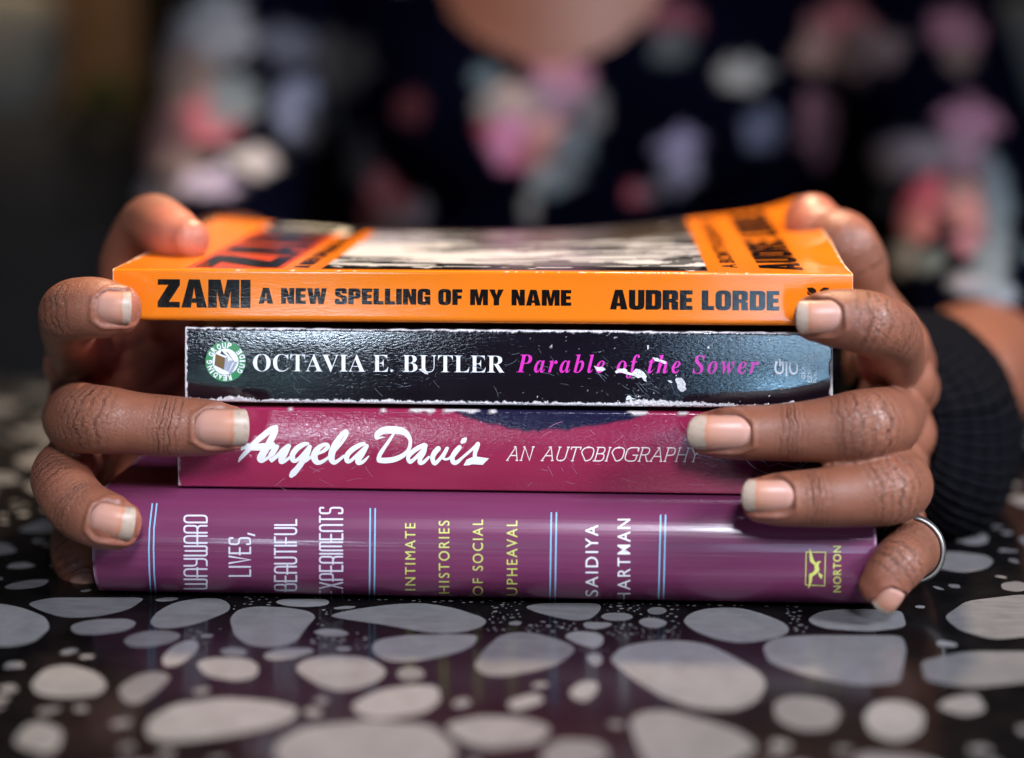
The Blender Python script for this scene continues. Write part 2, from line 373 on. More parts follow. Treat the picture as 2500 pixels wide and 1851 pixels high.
# ------------------------------------------------------------------ tabletop
def build_table():
    root = empty('table', (0, 0, 0))
    tag(root, 'polished black terrazzo tabletop with large pale pebbles under the stack of books', 'table')
    m = NT('terrazzo_binder', rough=.13, spec=.2)
    c = m.coord()
    n = m.noise(c, 90, 4, .6)
    m.set('color', m.ramp(n, [(.3, (.0022, .002, .0026)), (.75, (.008, .007, .007))]))
    m.set('rough', m.ramp(m.noise(c, 30, 3), [(.3, .13), (.8, .22)]))
    x0, x1, y0, y1, th = -800, 800, -235, 335, 30
    bm = bmesh.new(); bmesh.ops.create_cube(bm, size=1)
    for v in bm.verts:
        v.co = ((x0 if v.co.x < 0 else x1) * .001, (y0 if v.co.y < 0 else y1) * .001, (-th if v.co.z < 0 else 0) * .001)
    bmesh.ops.bevel(bm, geom=bm.edges[:], offset=.003, segments=3, affect='EDGES')
    me = bpy.data.meshes.new('table_slab'); bm.to_mesh(me); bm.free(); me.materials.append(m.m)
    o = bpy.data.objects.new('table_slab', me); COL.objects.link(o); o.parent = root
    # pebbles: traced ones near the books, scattered ones elsewhere
    A = lambda pts: [PT(x / 1.785, 1400 + y / 1.785)[:2] for x, y in pts]
    B = lambda pts: [PT(1250 + x / 1.785, 1400 + y / 1.785)[:2] for x, y in pts]
    tr = [A([(650,215),(680,170),(760,125),(870,108),(960,108),(1005,135),(1000,165),(940,190),(860,220),(760,240),(680,240)]),
     A([(1000,195),(1040,155),(1120,143),(1250,148),(1350,165),(1380,190),(1340,230),(1290,300),(1200,325),(1080,315),(1020,270)]),
     A([(1195,125),(1230,112),(1435,112),(1435,140),(1330,148),(1240,142)]),
     A([(1425,185),(1520,160),(1700,135),(1840,128),(1980,150),(2100,190),(2125,210),(2090,240),(1980,262),(1860,258),(1680,225),(1500,200)]),
     A([(1360,255),(1400,242),(1480,242),(1530,265),(1480,275),(1400,272)]),
     A([(1620,320),(1640,290),(1760,270),(1930,265),(2090,267),(2060,320),(1960,355),(1800,385),(1680,385),(1630,350)]),
     B([(-170,405),(-120,330),(-50,268),(30,255),(110,262),(210,290),(285,325),(240,370),(180,405),(80,430),(-40,450),(-120,445)]),
     A([(1285,410),(1330,370),(1450,355),(1600,365),(1690,420),(1660,465),(1580,500),(1480,515),(1390,490),(1310,440)]),
     A([(850,390),(920,365),(1080,370),(1130,400),(1120,450),(1040,470),(900,450)]),
     A([(700,370),(760,310),(840,285),(870,310),(850,350),(780,400),(720,410)]),
     A([(530,290),(600,255),(720,245),(800,265),(760,300),(640,325),(560,320)]),
     A([(300,225),(400,200),(560,197),(600,215),(560,250),(420,270),(320,265)]),
     A([(110,130),(220,105),(640,105),(560,160),(420,190),(280,195),(180,165)]),
     A([(0,130),(100,150),(200,190),(220,240),(150,300),(60,320),(-80,320),(-80,140)]),
     A([(130,480),(200,410),(300,395),(420,430),(470,480),(440,530),(280,545),(160,530)]),
     A([(510,500),(600,440),(700,425),(750,450),(680,520),(600,570),(540,560)]),
     A([(640,640),(760,570),(980,540),(1200,560),(1310,590),(1260,650),(1050,700),(760,740),(640,720)]),
     A([(1530,570),(1640,510),(1800,485),(1910,490),(1920,560),(1850,610),(1640,640),(1550,610)]),
     A([(1200,740),(1320,670),(1600,640),(1880,660),(1990,760),(1960,860),(1300,880),(1200,820)]),
     A([(1140,355),(1200,330),(1350,325),(1375,340),(1280,372),(1170,380)]),
     A([(950,335),(1010,318),(1080,335),(1070,358),(980,360)]), A([(1720,430),(1780,400),(1850,420),(1850,460),(1750,470)]),
     A([(1450,150),(1500,142),(1560,143),(1530,155),(1460,157)]), A([(670,115),(720,104),(790,106),(750,122),(690,124)]),
     B([(50,145),(120,130),(390,130),(385,165),(340,200),(280,208),(180,190),(90,165)]),
     B([(380,190),(410,172),(500,172),(535,190),(500,207),(420,207)]), B([(585,160),(610,147),(660,147),(680,165),(650,180),(600,178)]),
     B([(545,210),(580,192),(640,195),(685,215),(640,240),(580,235)]), B([(305,215),(360,212),(445,217),(420,235),(360,245),(320,238)]),
     B([(220,275),(270,250),(370,258),(400,275),(395,310),(360,328),(290,310)]),
     B([(740,210),(780,170),(860,150),(990,148),(1090,175),(1200,220),(1210,260),(1120,290),(1000,305),(900,290),(800,255)]),
     B([(420,375),(480,320),(600,295),(750,292),(860,310),(960,360),(1080,430),(1110,480),(1070,560),(960,600),(800,590),(660,540),(540,470)]),
     B([(1090,320),(1140,280),(1300,270),(1700,270),(1720,330),(1690,480),(1500,490),(1300,450),(1120,390)]),
     B([(1280,205),(1340,165),(1460,155),(1700,160),(1720,235),(1560,255),(1350,240)]),
     B([(510,640),(560,600),(700,598),(860,645),(1000,690),(1080,760),(900,860),(600,860),(540,740)]),
     B([(1140,560),(1220,530),(1380,550),(1440,600),(1400,680),(1260,690),(1150,640)]),
     B([(1530,620),(1580,560),(1700,550),(1800,600),(1790,690),(1680,740),(1560,700)]),
     B([(320,360),(360,345),(395,360),(390,395),(350,405)]), B([(250,510),(300,470),(370,470),(380,510),(320,560),(260,545)]),
     B([(-300,660),(-150,620),(60,630),(180,670),(120,740),(-100,770),(-230,730)]),
     B([(1880,190),(1980,120),(2231,90),(2400,120),(2400,260),(2100,290),(1950,250)]),
     B([(200,720),(380,730),(440,800),(300,860),(150,860),(120,780)]),
     B([(1780,380),(1980,340),(2300,340),(2400,460),(2000,500),(1800,470)])]
    rng = random.Random(11)
    verts, faces, tone = [], [], []
    occ = []
    def add(poly, rounding):
        c = np.mean(poly, 0)
        q = np.array(rnd(poly, rounding, 3, True))
        base = len(verts); tn = rng.random()
        cc = q.mean(0)
        verts.append((cc[0], cc[1], .02)); tone.append(tn)
        for p in q: verts.append((p[0], p[1], .02)); tone.append(tn)
        n = len(q)
        for i in range(n): faces.append((base, base + 1 + i, base + 1 + (i + 1) % n))
        occ.append((cc[0], cc[1], float(np.max(np.linalg.norm(q - cc, axis=1)))))
        return q
    pts_in = []
    for p in tr:
        q = add([np.array(t) for t in p], 3.5); pts_in.append(q)
    trbox = [(q[:, 0].min(), q[:, 0].max(), q[:, 1].min(), q[:, 1].max()) for q in pts_in]
    placed = []
    def free(x, y, a, b, gap):
        for bx in trbox:
            if bx[0] - a - gap < x < bx[1] + a + gap and bx[2] - b - gap < y < bx[3] + b + gap: return False
        for (u, v, r) in placed:
            if (u - x) ** 2 + (v - y) ** 2 < (r + max(a, b) + gap) ** 2: return False
        return True
    def chip(x, y, R, asp, ang):
        n = rng.choice((5, 6, 7, 8)); k = []
        for i in range(n):
            t = 2 * math.pi * (i + rng.uniform(-.36, .36)) / n
            r = R * rng.uniform(.70, 1.08)
            a, b = r * math.cos(t), r * asp * math.sin(t)
            k.append(np.array([x + a * math.cos(ang) - b * math.sin(ang), y + a * math.sin(ang) + b * math.cos(ang)]))
        add(k, R * .28)
    for tries, lo, hi, gap in ((6000, 11, 17, 1.0), (2500, 6, 10, 1.2), (2600, 1.8, 4.0, .8), (3200, .35, 1.0, .4)):
        for _ in range(tries):
            if lo < 1: x, y = rng.uniform(-95, 85), rng.uniform(-42, 10)
            elif lo < 3: x, y = rng.uniform(-300, 260), rng.uniform(-130, 330)
            else: x, y = rng.uniform(-420, 420), rng.uniform(-420, 330)
            R = rng.uniform(lo, hi)
            if not free(x, y, R * .9, R * .9, gap): continue
            placed.append((x, y, R * .88)); chip(x, y, R, rng.uniform(.55, .95), rng.uniform(0, math.pi))
    p = NT('terrazzo_pebble', rough=.2, spec=.18)
    c = p.coord(); t = p.attr('tone', 'Fac')
    nn = p.noise(c, 130, 5, .65, .4); n2 = p.noise(p.mapping(c, (60, 400, 1)), 1, 4)
    col = p.mix(t, (.115, .112, .118), (.22, .214, .220))
    col = p.mix(p.math('MULTIPLY', p.ramp(nn, [(.35, 0.0), (.7, 1.0)]), .38), col, (.06, .06, .064))
    col = p.mix(p.ramp(n2, [(.45, 0.0), (.75, .45)]), col, (.20, .196, .192))
    p.set('color', col)
    o = mesh_obj('stone_inlay', verts, faces, p.m, root, smooth=False); o['kind'] = 'stuff'
    set_attr(o, 'tone', tone)
build_table()

# ------------------------------------------------------------------ books
def prof_arc(cx, cz, r, a0, a1, n):
    return [(cx + r * math.cos(math.radians(a)), cz + r * math.sin(math.radians(a))) for a in np.linspace(a0, a1, n)]
class Book:
    def __init__(self, x0, x1, z0, z1, y0, depth, bow=.5, rt=.7, rb=.7, round_depth=None, tilt=0.0):
        self.tilt = tilt
        self.__dict__.update(x0=x0, x1=x1, z0=z0, z1=z1, y0=y0, depth=depth, bow=bow, rt=rt, rb=rb, rd=round_depth)
        self.warp = None
    def spine_y(self, z):
        zc, hh = (self.z0 + self.z1) / 2, (self.z1 - self.z0) / 2
        tt = np.clip((z - zc) / hh, -1, 1)
        if self.rd: return self.y0 + self.rd * (1 - np.power(np.clip(1 - np.abs(tt) ** 2.3, 0, 1), 1 / 2.0))
        return self.y0 + self.bow * tt ** 2 + self.tilt * (z - zc)
    def surf(self, px, py):
        px, py = np.asarray(px, float), np.asarray(py, float)
        Y = np.full(px.shape, self.y0 + .3)
        for _ in range(60):
            q = P(px, py, Y); Y = Y + .35 * (self.spine_y(q[2]) - Y)
        q = P(px, py, Y); pts = np.stack([q[0], Y, q[2]], 1)
        dz = .05; g = (self.spine_y(q[2] + dz) - self.spine_y(q[2] - dz)) / (2 * dz)
        n = np.stack([0 * g, -np.ones_like(g), g], 1); n /= np.linalg.norm(n, axis=1)[:, None]
        return pts, n
    def profile(self, dens=.4):
        y0, d, z0, z1, rt, rb = self.y0, self.depth, self.z0, self.z1, self.rt, self.rb
        top = [(y, z1) for y in np.linspace(d, y0 + abs(self.bow) + 6 * self.tilt + rt + .5, int(d / 1.6))] if not self.rd else [(y, z1) for y in np.linspace(d, y0 + self.rd + .8, int(d / 2))]
        if self.rd:
            zs = (self.z0 + self.z1) / 2 + (self.z1 - self.z0) / 2 * np.sin(np.linspace(math.pi / 2, -math.pi / 2, 70))
            sp = [(float(self.spine_y(z)), z) for z in zs]
            bot = [(y, z0) for y in np.linspace(y0 + self.rd + .8, d, 10)]
            return top + sp + bot, len(top), len(top) + len(sp)
        zt, zb = z1 - rt, z0 + rb
        at = prof_arc(float(self.spine_y(zt)) + rt, zt, rt, 90, 180, 7)
        ab = prof_arc(float(self.spine_y(zb)) + rb, zb, rb, 180, 270, 7)
        n = max(4, int((zt - zb) / dens)); zs = np.linspace(zt, zb, n)[1:-1]
        sp = [(float(self.spine_y(z)), z) for z in zs]
        bot = [(y, z0) for y in np.linspace(float(self.spine_y(zb)) + rb + .3, d, 12)]
        return top + at + sp + ab + bot, len(top), len(top) + 14 + len(sp)
    def cover(self, root, mat, dx=.45, dens=.4, thick=.35):
        pr, a, b = self.profile(dens); pr = np.array(pr)
        xs = np.linspace(self.x0, self.x1, int((self.x1 - self.x0) / dx))
        nu, nv = len(xs), len(pr)
        V = np.zeros((nu, nv, 3)); V[:, :, 0] = xs[:, None]; V[:, :, 1] = pr[None, :, 0]; V[:, :, 2] = pr[None, :, 1]
        s = np.concatenate([[0], np.cumsum(np.linalg.norm(np.diff(pr, axis=0), axis=1))])
        V = V.reshape(-1, 3); flat = V.copy()
        if self.warp: V = self.warp(V)
        o = mesh_obj('cover', V, [q[::-1] for q in grid_faces(nu, nv)], mat, root)
        md = o.modifiers.new('paper', 'SOLIDIFY'); md.thickness = thick * .001; md.offset = -1
        return o, flat, (nu, nv, a, b), s
    def pages(self, root, mat, inset=1.2, gap=.45):
        ys = np.linspace(self.y0 + (self.rd or abs(self.bow)) + 2.0, self.depth - 1.0, 60); xs = np.linspace(self.x0 + inset, self.x1 - inset, 60)
        zt, zb = self.z1 - gap, self.z0 + gap; V = []; F = []
        for z in (zt, zb):
            for x in xs:
                for y in ys: V.append((x, y, z))
        n = len(xs) * len(ys); N = len(ys); g = grid_faces(len(xs), N)
        F += [f[::-1] for f in g] + [tuple(i + n for i in f) for f in g]
        ring = [i * N for i in range(len(xs))] + [(len(xs) - 1) * N + j for j in range(1, N)] + [i * N + N - 1 for i in range(len(xs) - 2, -1, -1)] + [j for j in range(N - 2, 0, -1)]
        for i in range(len(ring)):
            a, b = ring[i], ring[(i + 1) % len(ring)]; F.append((a, b, b + n, a + n))
        V = np.array(V)
        if self.warp: V = self.warp(V)
        return mesh_obj('pages', V, F, mat, root, smooth=False)

pg = NT('page_paper', rough=.9, spec=.1)
c = pg.coord(); st = pg.noise(pg.mapping(c, (6, 6, 5200)), 1, 2)
pg.set('color', pg.ramp(st, [(.3, (.42, .33, .22)), (.7, (.66, .56, .42))]))
pg.set('normal', pg.bump(st, .0003, .6))
M_PAGE = pg.m
def cover_mat(name, rough, crackle, coat=.0, spec=.5, coatr=.12, streak=0.0):
    m = NT(name, rough=rough, spec=spec, coat=coat, coatr=coatr)
    c = m.coord()
    col = m.attr('print_color'); wear = m.attr('wear', 'Fac')
    fine = m.noise(c, 2600, 2, .5)
    m.set('color', m.mix(m.math('MULTIPLY', fine, .12), col, m.mix(.5, col, (.0, .0, .0))))
    n1 = m.noise(m.mapping(c, (760, 760, 1900)), 1.0, 3, .6, .6)
    n2 = m.noise(m.mapping(c, (24, 24, 70)), 1.0, 2, .5)
    h = m.math('MULTIPLY', n1, m.math('MULTIPLY', n2, 1.6))
    nb = m.bump(h, .00022 * crackle, 1.0)
    nb = m.bump(m.math('MULTIPLY', m.noise(c, 1500, 3), wear), .0006, 1.0, nb)
    if streak:
        sx_ = m.noise(m.mapping(c, (7, 40, 420)), 1.0, 3, .55); nb = m.bump(sx_, .0006 * streak, 1.0, nb)
        nb = m.bump(m.noise(m.mapping(c, (14, 14, 10)), 1.0, 2), .0035 * streak, 1.0, nb)
    m.set('normal', nb)
    m.set('rough', m.math('ADD', m.math('MULTIPLY', wear, .5), m.math('MULTIPLY_ADD', n2, .10, rough - .05)))
    m.set('spec', m.math('MULTIPLY_ADD', wear, -.35, spec))
    if coat: m.set('Coat Normal', nb)
    return m.m
def print_on(cov, flat, colors, wear):
    c4 = np.ones((len(flat), 4)); c4[:, :3] = colors; set_attr(cov, 'print_color', c4); set_attr(cov, 'wear', wear)

GROUP = 'books in the stack'
def X_at(px, py, Y): return float(P(px, py, Y)[0])
def Z_at(py, Y, px=1250): return float(P(px, py, Y)[2])

# ---- purple jacketed book, bottom
wy0 = -10.0
wb = Book(X_at(225, 1400, wy0), X_at(2141, 1400, wy0), .4, 31.4, wy0, 152, bow=.5, round_depth=13.5)
root = empty('book', (0, 0, 0))
tag(root, 'purple jacketed book with sideways lettering at the bottom of the stack', 'book', GROUP)
cov, flat, gi, s = wb.cover(root, cover_mat('purple_jacket', .33, .05, coat=.35, spec=.4, coatr=.12, streak=.3), dx=1.1)
n = fbm(flat[:, 0] * .02, flat[:, 2] * .5 + flat[:, 1] * .3, 0, 5)
base = np.array([.160, .030, .088]); col = base * (0.86 + .28 * n)[:, None]
ends = np.minimum(flat[:, 0] - wb.x0, wb.x1 - flat[:, 0])
wr = sstep(.55, .8, vnoise(flat[:, 0] * .9, flat[:, 2] * .7, 0, 3) * sstep(1.6, .2, ends) + .25 * sstep(.6, 0, ends))
col = col * (1 - wr)[:, None] + wr[:, None] * np.array([.42, .25, .36])
print_on(cov, flat, col, wr)
wb.pages(root, M_PAGE, 4, 2.4)
M_WHITE = print_mat('white_print', (.80, .80, .82), .34)
M_LILAC = print_mat('pale_print', (.66, .63, .72), .32)
M_YELL = print_mat('yellow_print', (.62, .66, .16), .32)
M_BLUE = print_mat('light_blue_print', (.22, .50, .72), .32)
sh = Sheet()
for t, cx, bx, y0_, y1_ in (('WAYWARD', 448, 507, 1439, 1257), ('LIVES,', 558, 613, 1408, 1301), ('BEAUTIFUL', 669, 725.5, 1443, 1267), ('EXPERIMENTS', 779, 838, 1458, 1238)):
    strokes(sh, DG, t, (bx - 2, y0_ - 2), (bx - 2, y1_ + 2), bx - cx - 4, 4.3, gap=.22)
sh.build('title_lettering', wb.surf, M_LILAC, cov, cut_y=5)
def vtext(sheet, t, capx, basex, y0_, y1_, off=0.0, spacing=1.12):
    v, f = text2d(t, off, spacing); sheet.add(place(v, (basex, y0_), (basex, y1_), basex - capx), f, layer=0)
sh = Sheet()
for t, cx, bx, a_, b_ in (('INTIMATE', 989, 1014, 1441, 1277.5), ('HISTORIES', 1071, 1097, 1449, 1271.5), ('OF SOCIAL', 1154, 1179, 1454, 1269), ('UPHEAVAL', 1237, 1263, 1453.5, 1271.5)):
    vtext(sh, t, cx, bx, a_, b_, .0, 1.25)
sh.build('subtitle_lettering', wb.surf, M_YELL, cov, cut_y=5)
sh = Sheet()
for t, cx, bx, a_, b_ in (('SAIDIYA', 1429, 1460, 1456, 1282), ('HARTMAN', 1507.5, 1538.6, 1469, 1267)):
    vtext(sh, t, cx, bx, a_, b_, .004, 1.25)
sh.build('author_lettering', wb.surf, M_WHITE, cov, cut_y=5)
RL = ([(372, 1229), (365, 1290), (363.5, 1340), (365, 1400), (369, 1456)], [(383, 1229), (376, 1290), (375, 1340), (376.5, 1400), (381, 1456)],
      [(904, 1241), (902, 1460)], [(916, 1241), (914, 1460)], [(1346, 1251), (1342.5, 1471)], [(1358.5, 1251), (1355, 1471)], [(1613, 1257), (1607.5, 1476)], [(1625, 1257), (1619.5, 1476)])
for pr in RL:
    sh = Sheet(); sh.stroke(pr, 3.6); sh.build('rule_line', wb.surf, M_BLUE, cov, cut_y=5)
sh = Sheet(); Q = lambda pts: [(1940 + x / 11.8, 1320 + y / 11.8) for x, y in pts]
sh.stroke(Q([(335, 330), (890, 335), (862, 1300), (312, 1275)]), 2.2, closed=True)
sh.poly(Q([(430, 225), (470, 290), (510, 420), (540, 540), (610, 655), (575, 720), (520, 665), (440, 600), (430, 450)]))
sh.poly(Q([(605, 660), (640, 610), (700, 590), (780, 600), (700, 650), (690, 720), (715, 830), (690, 900), (660, 910), (640, 940), (510, 1030), (500, 1150), (440, 1330), (380, 1380), (410, 1200), (420, 970), (440, 950), (520, 920), (590, 820), (565, 770)]))
sh.poly(Q([(672, 900), (810, 1000), (770, 1100), (740, 1090), (700, 1010)]))
vtext(sh, 'NORTON', 2034, 2053, 1446, 1333, .012, 1.15)
sh.build('publisher_mark', wb.surf, M_YELL, cov, cut_y=5)

# ---- magenta paperback
ab = Book(X_at(436, 1100, .4), X_at(2046, 1100, .4), 31.9, Z_at(1003, .4), -.8, 136, bow=1.2, rt=.8, rb=.8)
root = empty('book', (0, 0, 0))
tag(root, 'magenta paperback with a white brush-script title above the purple book', 'book', GROUP)
cov, flat, gi, s = ab.cover(root, cover_mat('magenta_cover', .10, .34, spec=.65), dx=.45)
pxl = to_px(flat)
n = fbm(flat[:, 0] * .03, flat[:, 2] * .12, 0, 9); fn = fbm(flat[:, 0] * .5, flat[:, 2] * .5, 0, 8)
col = np.array([.285, .019, .064]) * (.85 + .35 * n)[:, None]
purp = sstep(700, 350, pxl[:, 0]) * .5 + .5 * sstep(1170, 1215, pxl[:, 1]) * sstep(900, 500, pxl[:, 0])
col = col * (1 - .45 * purp)[:, None] + (.45 * purp)[:, None] * np.array([.17, .03, .12])
lower = np.interp(pxl[:, 0], [1105, 1135, 1170, 1190, 1215, 1245, 1275, 1310, 1340, 1382, 1400, 1425, 1475, 1505, 1540, 1562, 1585],
                  [1004, 1020, 1030, 1036, 1039, 1048, 1052, 1053, 1047, 1051, 1044, 1041, 1037, 1031, 1026, 1017, 1000])
blot = sstep(5, -5, pxl[:, 1] - lower + (fn - .5) * 12) * (pxl[:, 0] > 1095) * (pxl[:, 0] < 1595)
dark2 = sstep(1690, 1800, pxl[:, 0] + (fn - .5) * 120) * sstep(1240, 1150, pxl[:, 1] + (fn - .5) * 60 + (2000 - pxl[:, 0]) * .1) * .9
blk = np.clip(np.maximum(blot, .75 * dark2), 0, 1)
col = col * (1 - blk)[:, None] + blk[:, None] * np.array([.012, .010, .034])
lft = flat[:, 0] - ab.x0; topd = ab.z1 - flat[:, 2]
wx = np.zeros(len(flat))
for (a_, b_) in ((1000, 1062), (1082, 1170), (1195, 1210), (1532, 1580), (1656, 1680), (705, 712), (930, 940)):
    wx = np.maximum(wx, sstep(a_ - 6, a_ + 6, pxl[:, 0]) * sstep(b_ + 6, b_ - 6, pxl[:, 0]))
onsp = flat[:, 1] < 3
wr = wx * sstep(1.5, .7, topd + 1.1 * vnoise(flat[:, 0] * .5, flat[:, 2], 0, 2)) * onsp
wr = np.maximum(wr, sstep(1.0, .35, lft + .8 * vnoise(flat[:, 2] * .8, flat[:, 0] * .8, 0, 6)) * onsp)
col = col * (1 - wr)[:, None] + wr[:, None] * np.array([.62, .56, .56])
print_on(cov, flat, col, wr)
ab.pages(root, M_PAGE)
ZM = 6.972
def Z1(pts): return [(570 + p[0] / ZM, 1020 + p[1] / ZM, p[2] / ZM) for p in pts]
def Z2(pts): return [(890 + p[0] / ZM, 1020 + p[1] / ZM) + ((p[2] / ZM,) if len(p) > 2 else ()) for p in pts]
def smooth_path(p, k=5):
    p = np.array(p, float); out = []
    for i in range(len(p) - 1):
        p0, p1, p2, p3 = p[max(i - 1, 0)], p[i], p[i + 1], p[min(i + 2, len(p) - 1)]
        for j in range(k):
            t = j / k
            out.append(.5 * (2 * p1 + (p2 - p0) * t + (2 * p0 - 5 * p1 + 4 * p2 - p3) * t * t + (3 * p1 - p0 - 3 * p2 + p3) * t ** 3))
    out.append(p[-1]); return np.array(out)
sh = Sheet()
for k, st_ in enumerate([
  [(85,755,12),(130,680,60),(240,560,80),(380,410,92),(560,260,100),(680,180,98),(725,150,60)],
  [(728,150,60),(712,225,98),(640,370,112),(560,520,118),(485,640,130),(458,705,112),(495,735,62),(580,685,50),(650,610,45)],
  [(140,540,36),(200,490,100),(330,500,112),(500,495,122),(620,485,110),(680,450,60)],
  [(735,495,85),(670,590,100),(635,670,95),(650,735,50)], [(650,735,50),(740,650,72),(850,540,72),(935,470,60)],
  [(945,480,70),(880,600,100),(825,685,110),(815,745,85),(875,735,60),(965,670,45)],
  [(1265,440,55),(1190,455,80),(1080,525,95),(1005,630,95),(1015,715,90),(1065,730,62),(1150,660,62),(1280,505,50)],
  [(1300,495,70),(1250,600,110),(1190,720,100),(1100,850,100),(1020,940,110),(985,985,75)], [(1220,735,62),(1340,650,50),(1400,590,40)],
  [(1420,620,40),(1535,565,58),(1608,495,70),(1590,455,60),(1520,465,70),(1425,540,100),(1375,650,118),(1405,740,100),(1475,760,72),(1570,710,52),(1670,630,45)],
  [(1690,610,40),(1840,430,50),(1925,290,58),(1922,225,52),(1865,265,72),(1765,400,100),(1685,570,118),(1668,690,110),(1705,755,84),(1765,740,62),(1880,650,45)],
  [(2225,440,60),(2150,465,80),(2020,545,90),(1935,640,90),(1935,730,80),(1990,735,58),(2100,640,62),(2225,515,50)],
  [(2270,480,70),(2200,590,100),(2135,690,108),(2122,760,82),(2185,760,62),(2250,710,45),(2300,655,22)]]):
    sh.stroke(smooth_path(Z1(st_)), 1, round_caps=True, layer=k)
for k, st_ in enumerate([
  [(350,332,8),(280,335,30),(205,345,55),(225,275,100),(330,215,118),(480,208,128),(620,222,120),(715,275,98),(775,370,62),(777,450,60),(740,560,66),(640,650,82),(500,710,95),(350,728,98),(250,722,88)],
  [(490,285,42),(440,360,50),(350,490,60),(270,610,70),(238,700,72)],
  [(1050,478,55),(1010,470,78),(900,520,80),(795,600,78),(742,680,68),(775,750,68),(850,700,62),(960,590,62),(1040,500,50)],
  [(1035,520,60),(1000,600,88),(948,690,80),(945,765,72),(1005,755,60),(1095,670,45)],
  [(1255,525,88),(1190,600,90),(1158,690,80),(1190,775,70),(1250,735,60),(1330,640,56),(1405,520,58)],
  [(1395,545,62),(1340,660,60),(1370,706,42),(1440,690,42),(1490,640,42)],
  [(1615,505,80),(1550,580,90),(1495,670,80),(1512,755,80),(1575,755,68),(1680,665,46),(1850,520,52),(1930,440,60)],
  [(1718,360,52),(1690,387,86),(1662,412,58)], [(1938,445,58),(1910,520,70),(1880,600,70),(1878,690,70)]]):
    sh.stroke(smooth_path(Z2(st_)), 1, round_caps=True, layer=k + 1)
sh.poly(Z2([(1685, 805), (1740, 710), (1840, 665), (1910, 660), (2120, 690), (2010, 800), (1830, 790), (1780, 807), (1700, 813)]), layer=12)
sh.build('title_lettering', ab.surf, M_WHITE, cov, cut_x=60, cut_y=20)
sh = Sheet()
strokes(sh, SG, 'AN', (1236, 1124), (1296, 1124.2), 33, 2.7, gap=.12, shear=.29, rc=False)
strokes(sh, SG, 'AUTOBIOGRAPHY', (1321, 1124.4), (1706, 1127), 33, 2.7, gap=.07, shear=.29, rc=False)
sh.build('subtitle_lettering', ab.surf, print_mat('cream_print', (.78, .68, .66), .34), cov, cut_x=60, cut_y=20)
sh = Sheet(); Q8 = lambda pts: [(1500 + x / 4.056, 1080 + y / 4.056) for x, y in pts]
arc = [(1615 + 375 * math.cos(t), -20 + 340 * math.sin(t)) for t in np.linspace(0, 2 * math.pi, 60, endpoint=False)]
sh.stroke(Q8(arc), 2.0, closed=True)
sh.stroke(Q8([(1440, 178), (1480, 190), (1525, 235), (1645, 205), (1655, 218), (1815, 255), (1850, 190), (1860, 290)]), 1.6)
sh.build('publisher_mark', ab.surf, print_mat('grey_print', (.30, .28, .34), .34), cov, cut_x=60, cut_y=20)
sh = Sheet(); rg = random.Random(4)
for _ in range(46):
    x, y = rg.choice([(rg.uniform(640, 960), rg.uniform(1040, 1190)), (rg.uniform(1250, 1680), rg.uniform(1015, 1200))]); a_ = rg.uniform(-.9, 1.3); L = rg.uniform(6, 42); b_ = rg.uniform(-.012, .012)
    pts = [(x + math.cos(a_ + b_ * t) * t, y + math.sin(a_ + b_ * t) * t) for t in np.linspace(0, L, 6)]
    if all(1010 < q[1] < 1205 for q in pts): sh.stroke(pts, rg.uniform(.5, 1.1), layer=6)
sh.build('scratches', ab.surf, print_mat('scratch', (.42, .16, .26), .25), cov, cut_x=60)['kind'] = 'stuff'

# ---- black paperback
pb = Book(X_at(452, 890, .2), X_at(2033, 890, .2), Z_at(991, 0), Z_at(806, 0), 0, 134, bow=.25, rt=.9, rb=.9)
root = empty('book', (0, 0, 0))
tag(root, 'glossy black paperback with scuffed white edges and pink italic title', 'book', GROUP)
cov, flat, gi, s = pb.cover(root, cover_mat('black_cover', .075, .17, spec=.8), dx=.3, dens=.26)
pxl = to_px(flat); X, Zz = flat[:, 0], flat[:, 2]; onsp = flat[:, 1] < 1.5
n = fbm(X * .05, Zz * .3, 0, 21)
col = np.array([.006, .004, .008]) * (.6 + .9 * n)[:, None]
td, bd, ld, rd_ = pb.z1 - Zz, Zz - pb.z0, X - pb.x0, pb.x1 - X
jag = vnoise(X * .9, Zz * .4, 0, 31) * .8 + vnoise(X * 2.4, Zz * 1.2, 0, 32) * .5
lowf = vnoise(X * .07, 0 * X, 0, 33)
wtop = sstep(1.55, 1.25, td + jag * .9 + .3) * sstep(.2, .6, td + .35 * vnoise(X * .4, Zz * 0, 0, 34) + .25 * (1 - lowf))
wbot = sstep(1.95, 1.6, bd + jag * 1.0 + .1 - .9 * sstep(.62, .9, vnoise(X * .11, 0 * X, 0, 37)))
wbot *= 1 - sstep(.80, .86, vnoise(X * .8, Zz * 2.2, 0, 38)) * sstep(20, 60, X)
wl = sstep(.95, .6, ld + .5 * vnoise(Zz * 1.1, X * .5, 0, 35))
wrt = sstep(1.25, .9, rd_ + .9 * vnoise(Zz * .5, X * .4, 0, 36))
wr = np.maximum.reduce([wtop, wbot, wl, wrt]) * onsp
def inpoly(poly, pts):
    poly = np.array(poly); r = np.zeros(len(pts), bool)
    j = len(poly) - 1
    for i in range(len(poly)):
        a, b = poly[i], poly[j]
        cnd = ((a[1] > pts[:, 1]) != (b[1] > pts[:, 1]))
        xi = (b[0] - a[0]) * (pts[:, 1] - a[1]) / (b[1] - a[1] + 1e-12) + a[0]
        r ^= cnd & (pts[:, 0] < xi); j = i
    return r
speck = sstep(.90, .94, vnoise(X * 1.6, Zz * 1.6, 0, 41)) * sstep(1490, 1530, pxl[:, 0]) * sstep(1640, 1600, pxl[:, 0]) * sstep(895, 940, pxl[:, 1]) * sstep(990, 960, pxl[:, 1])
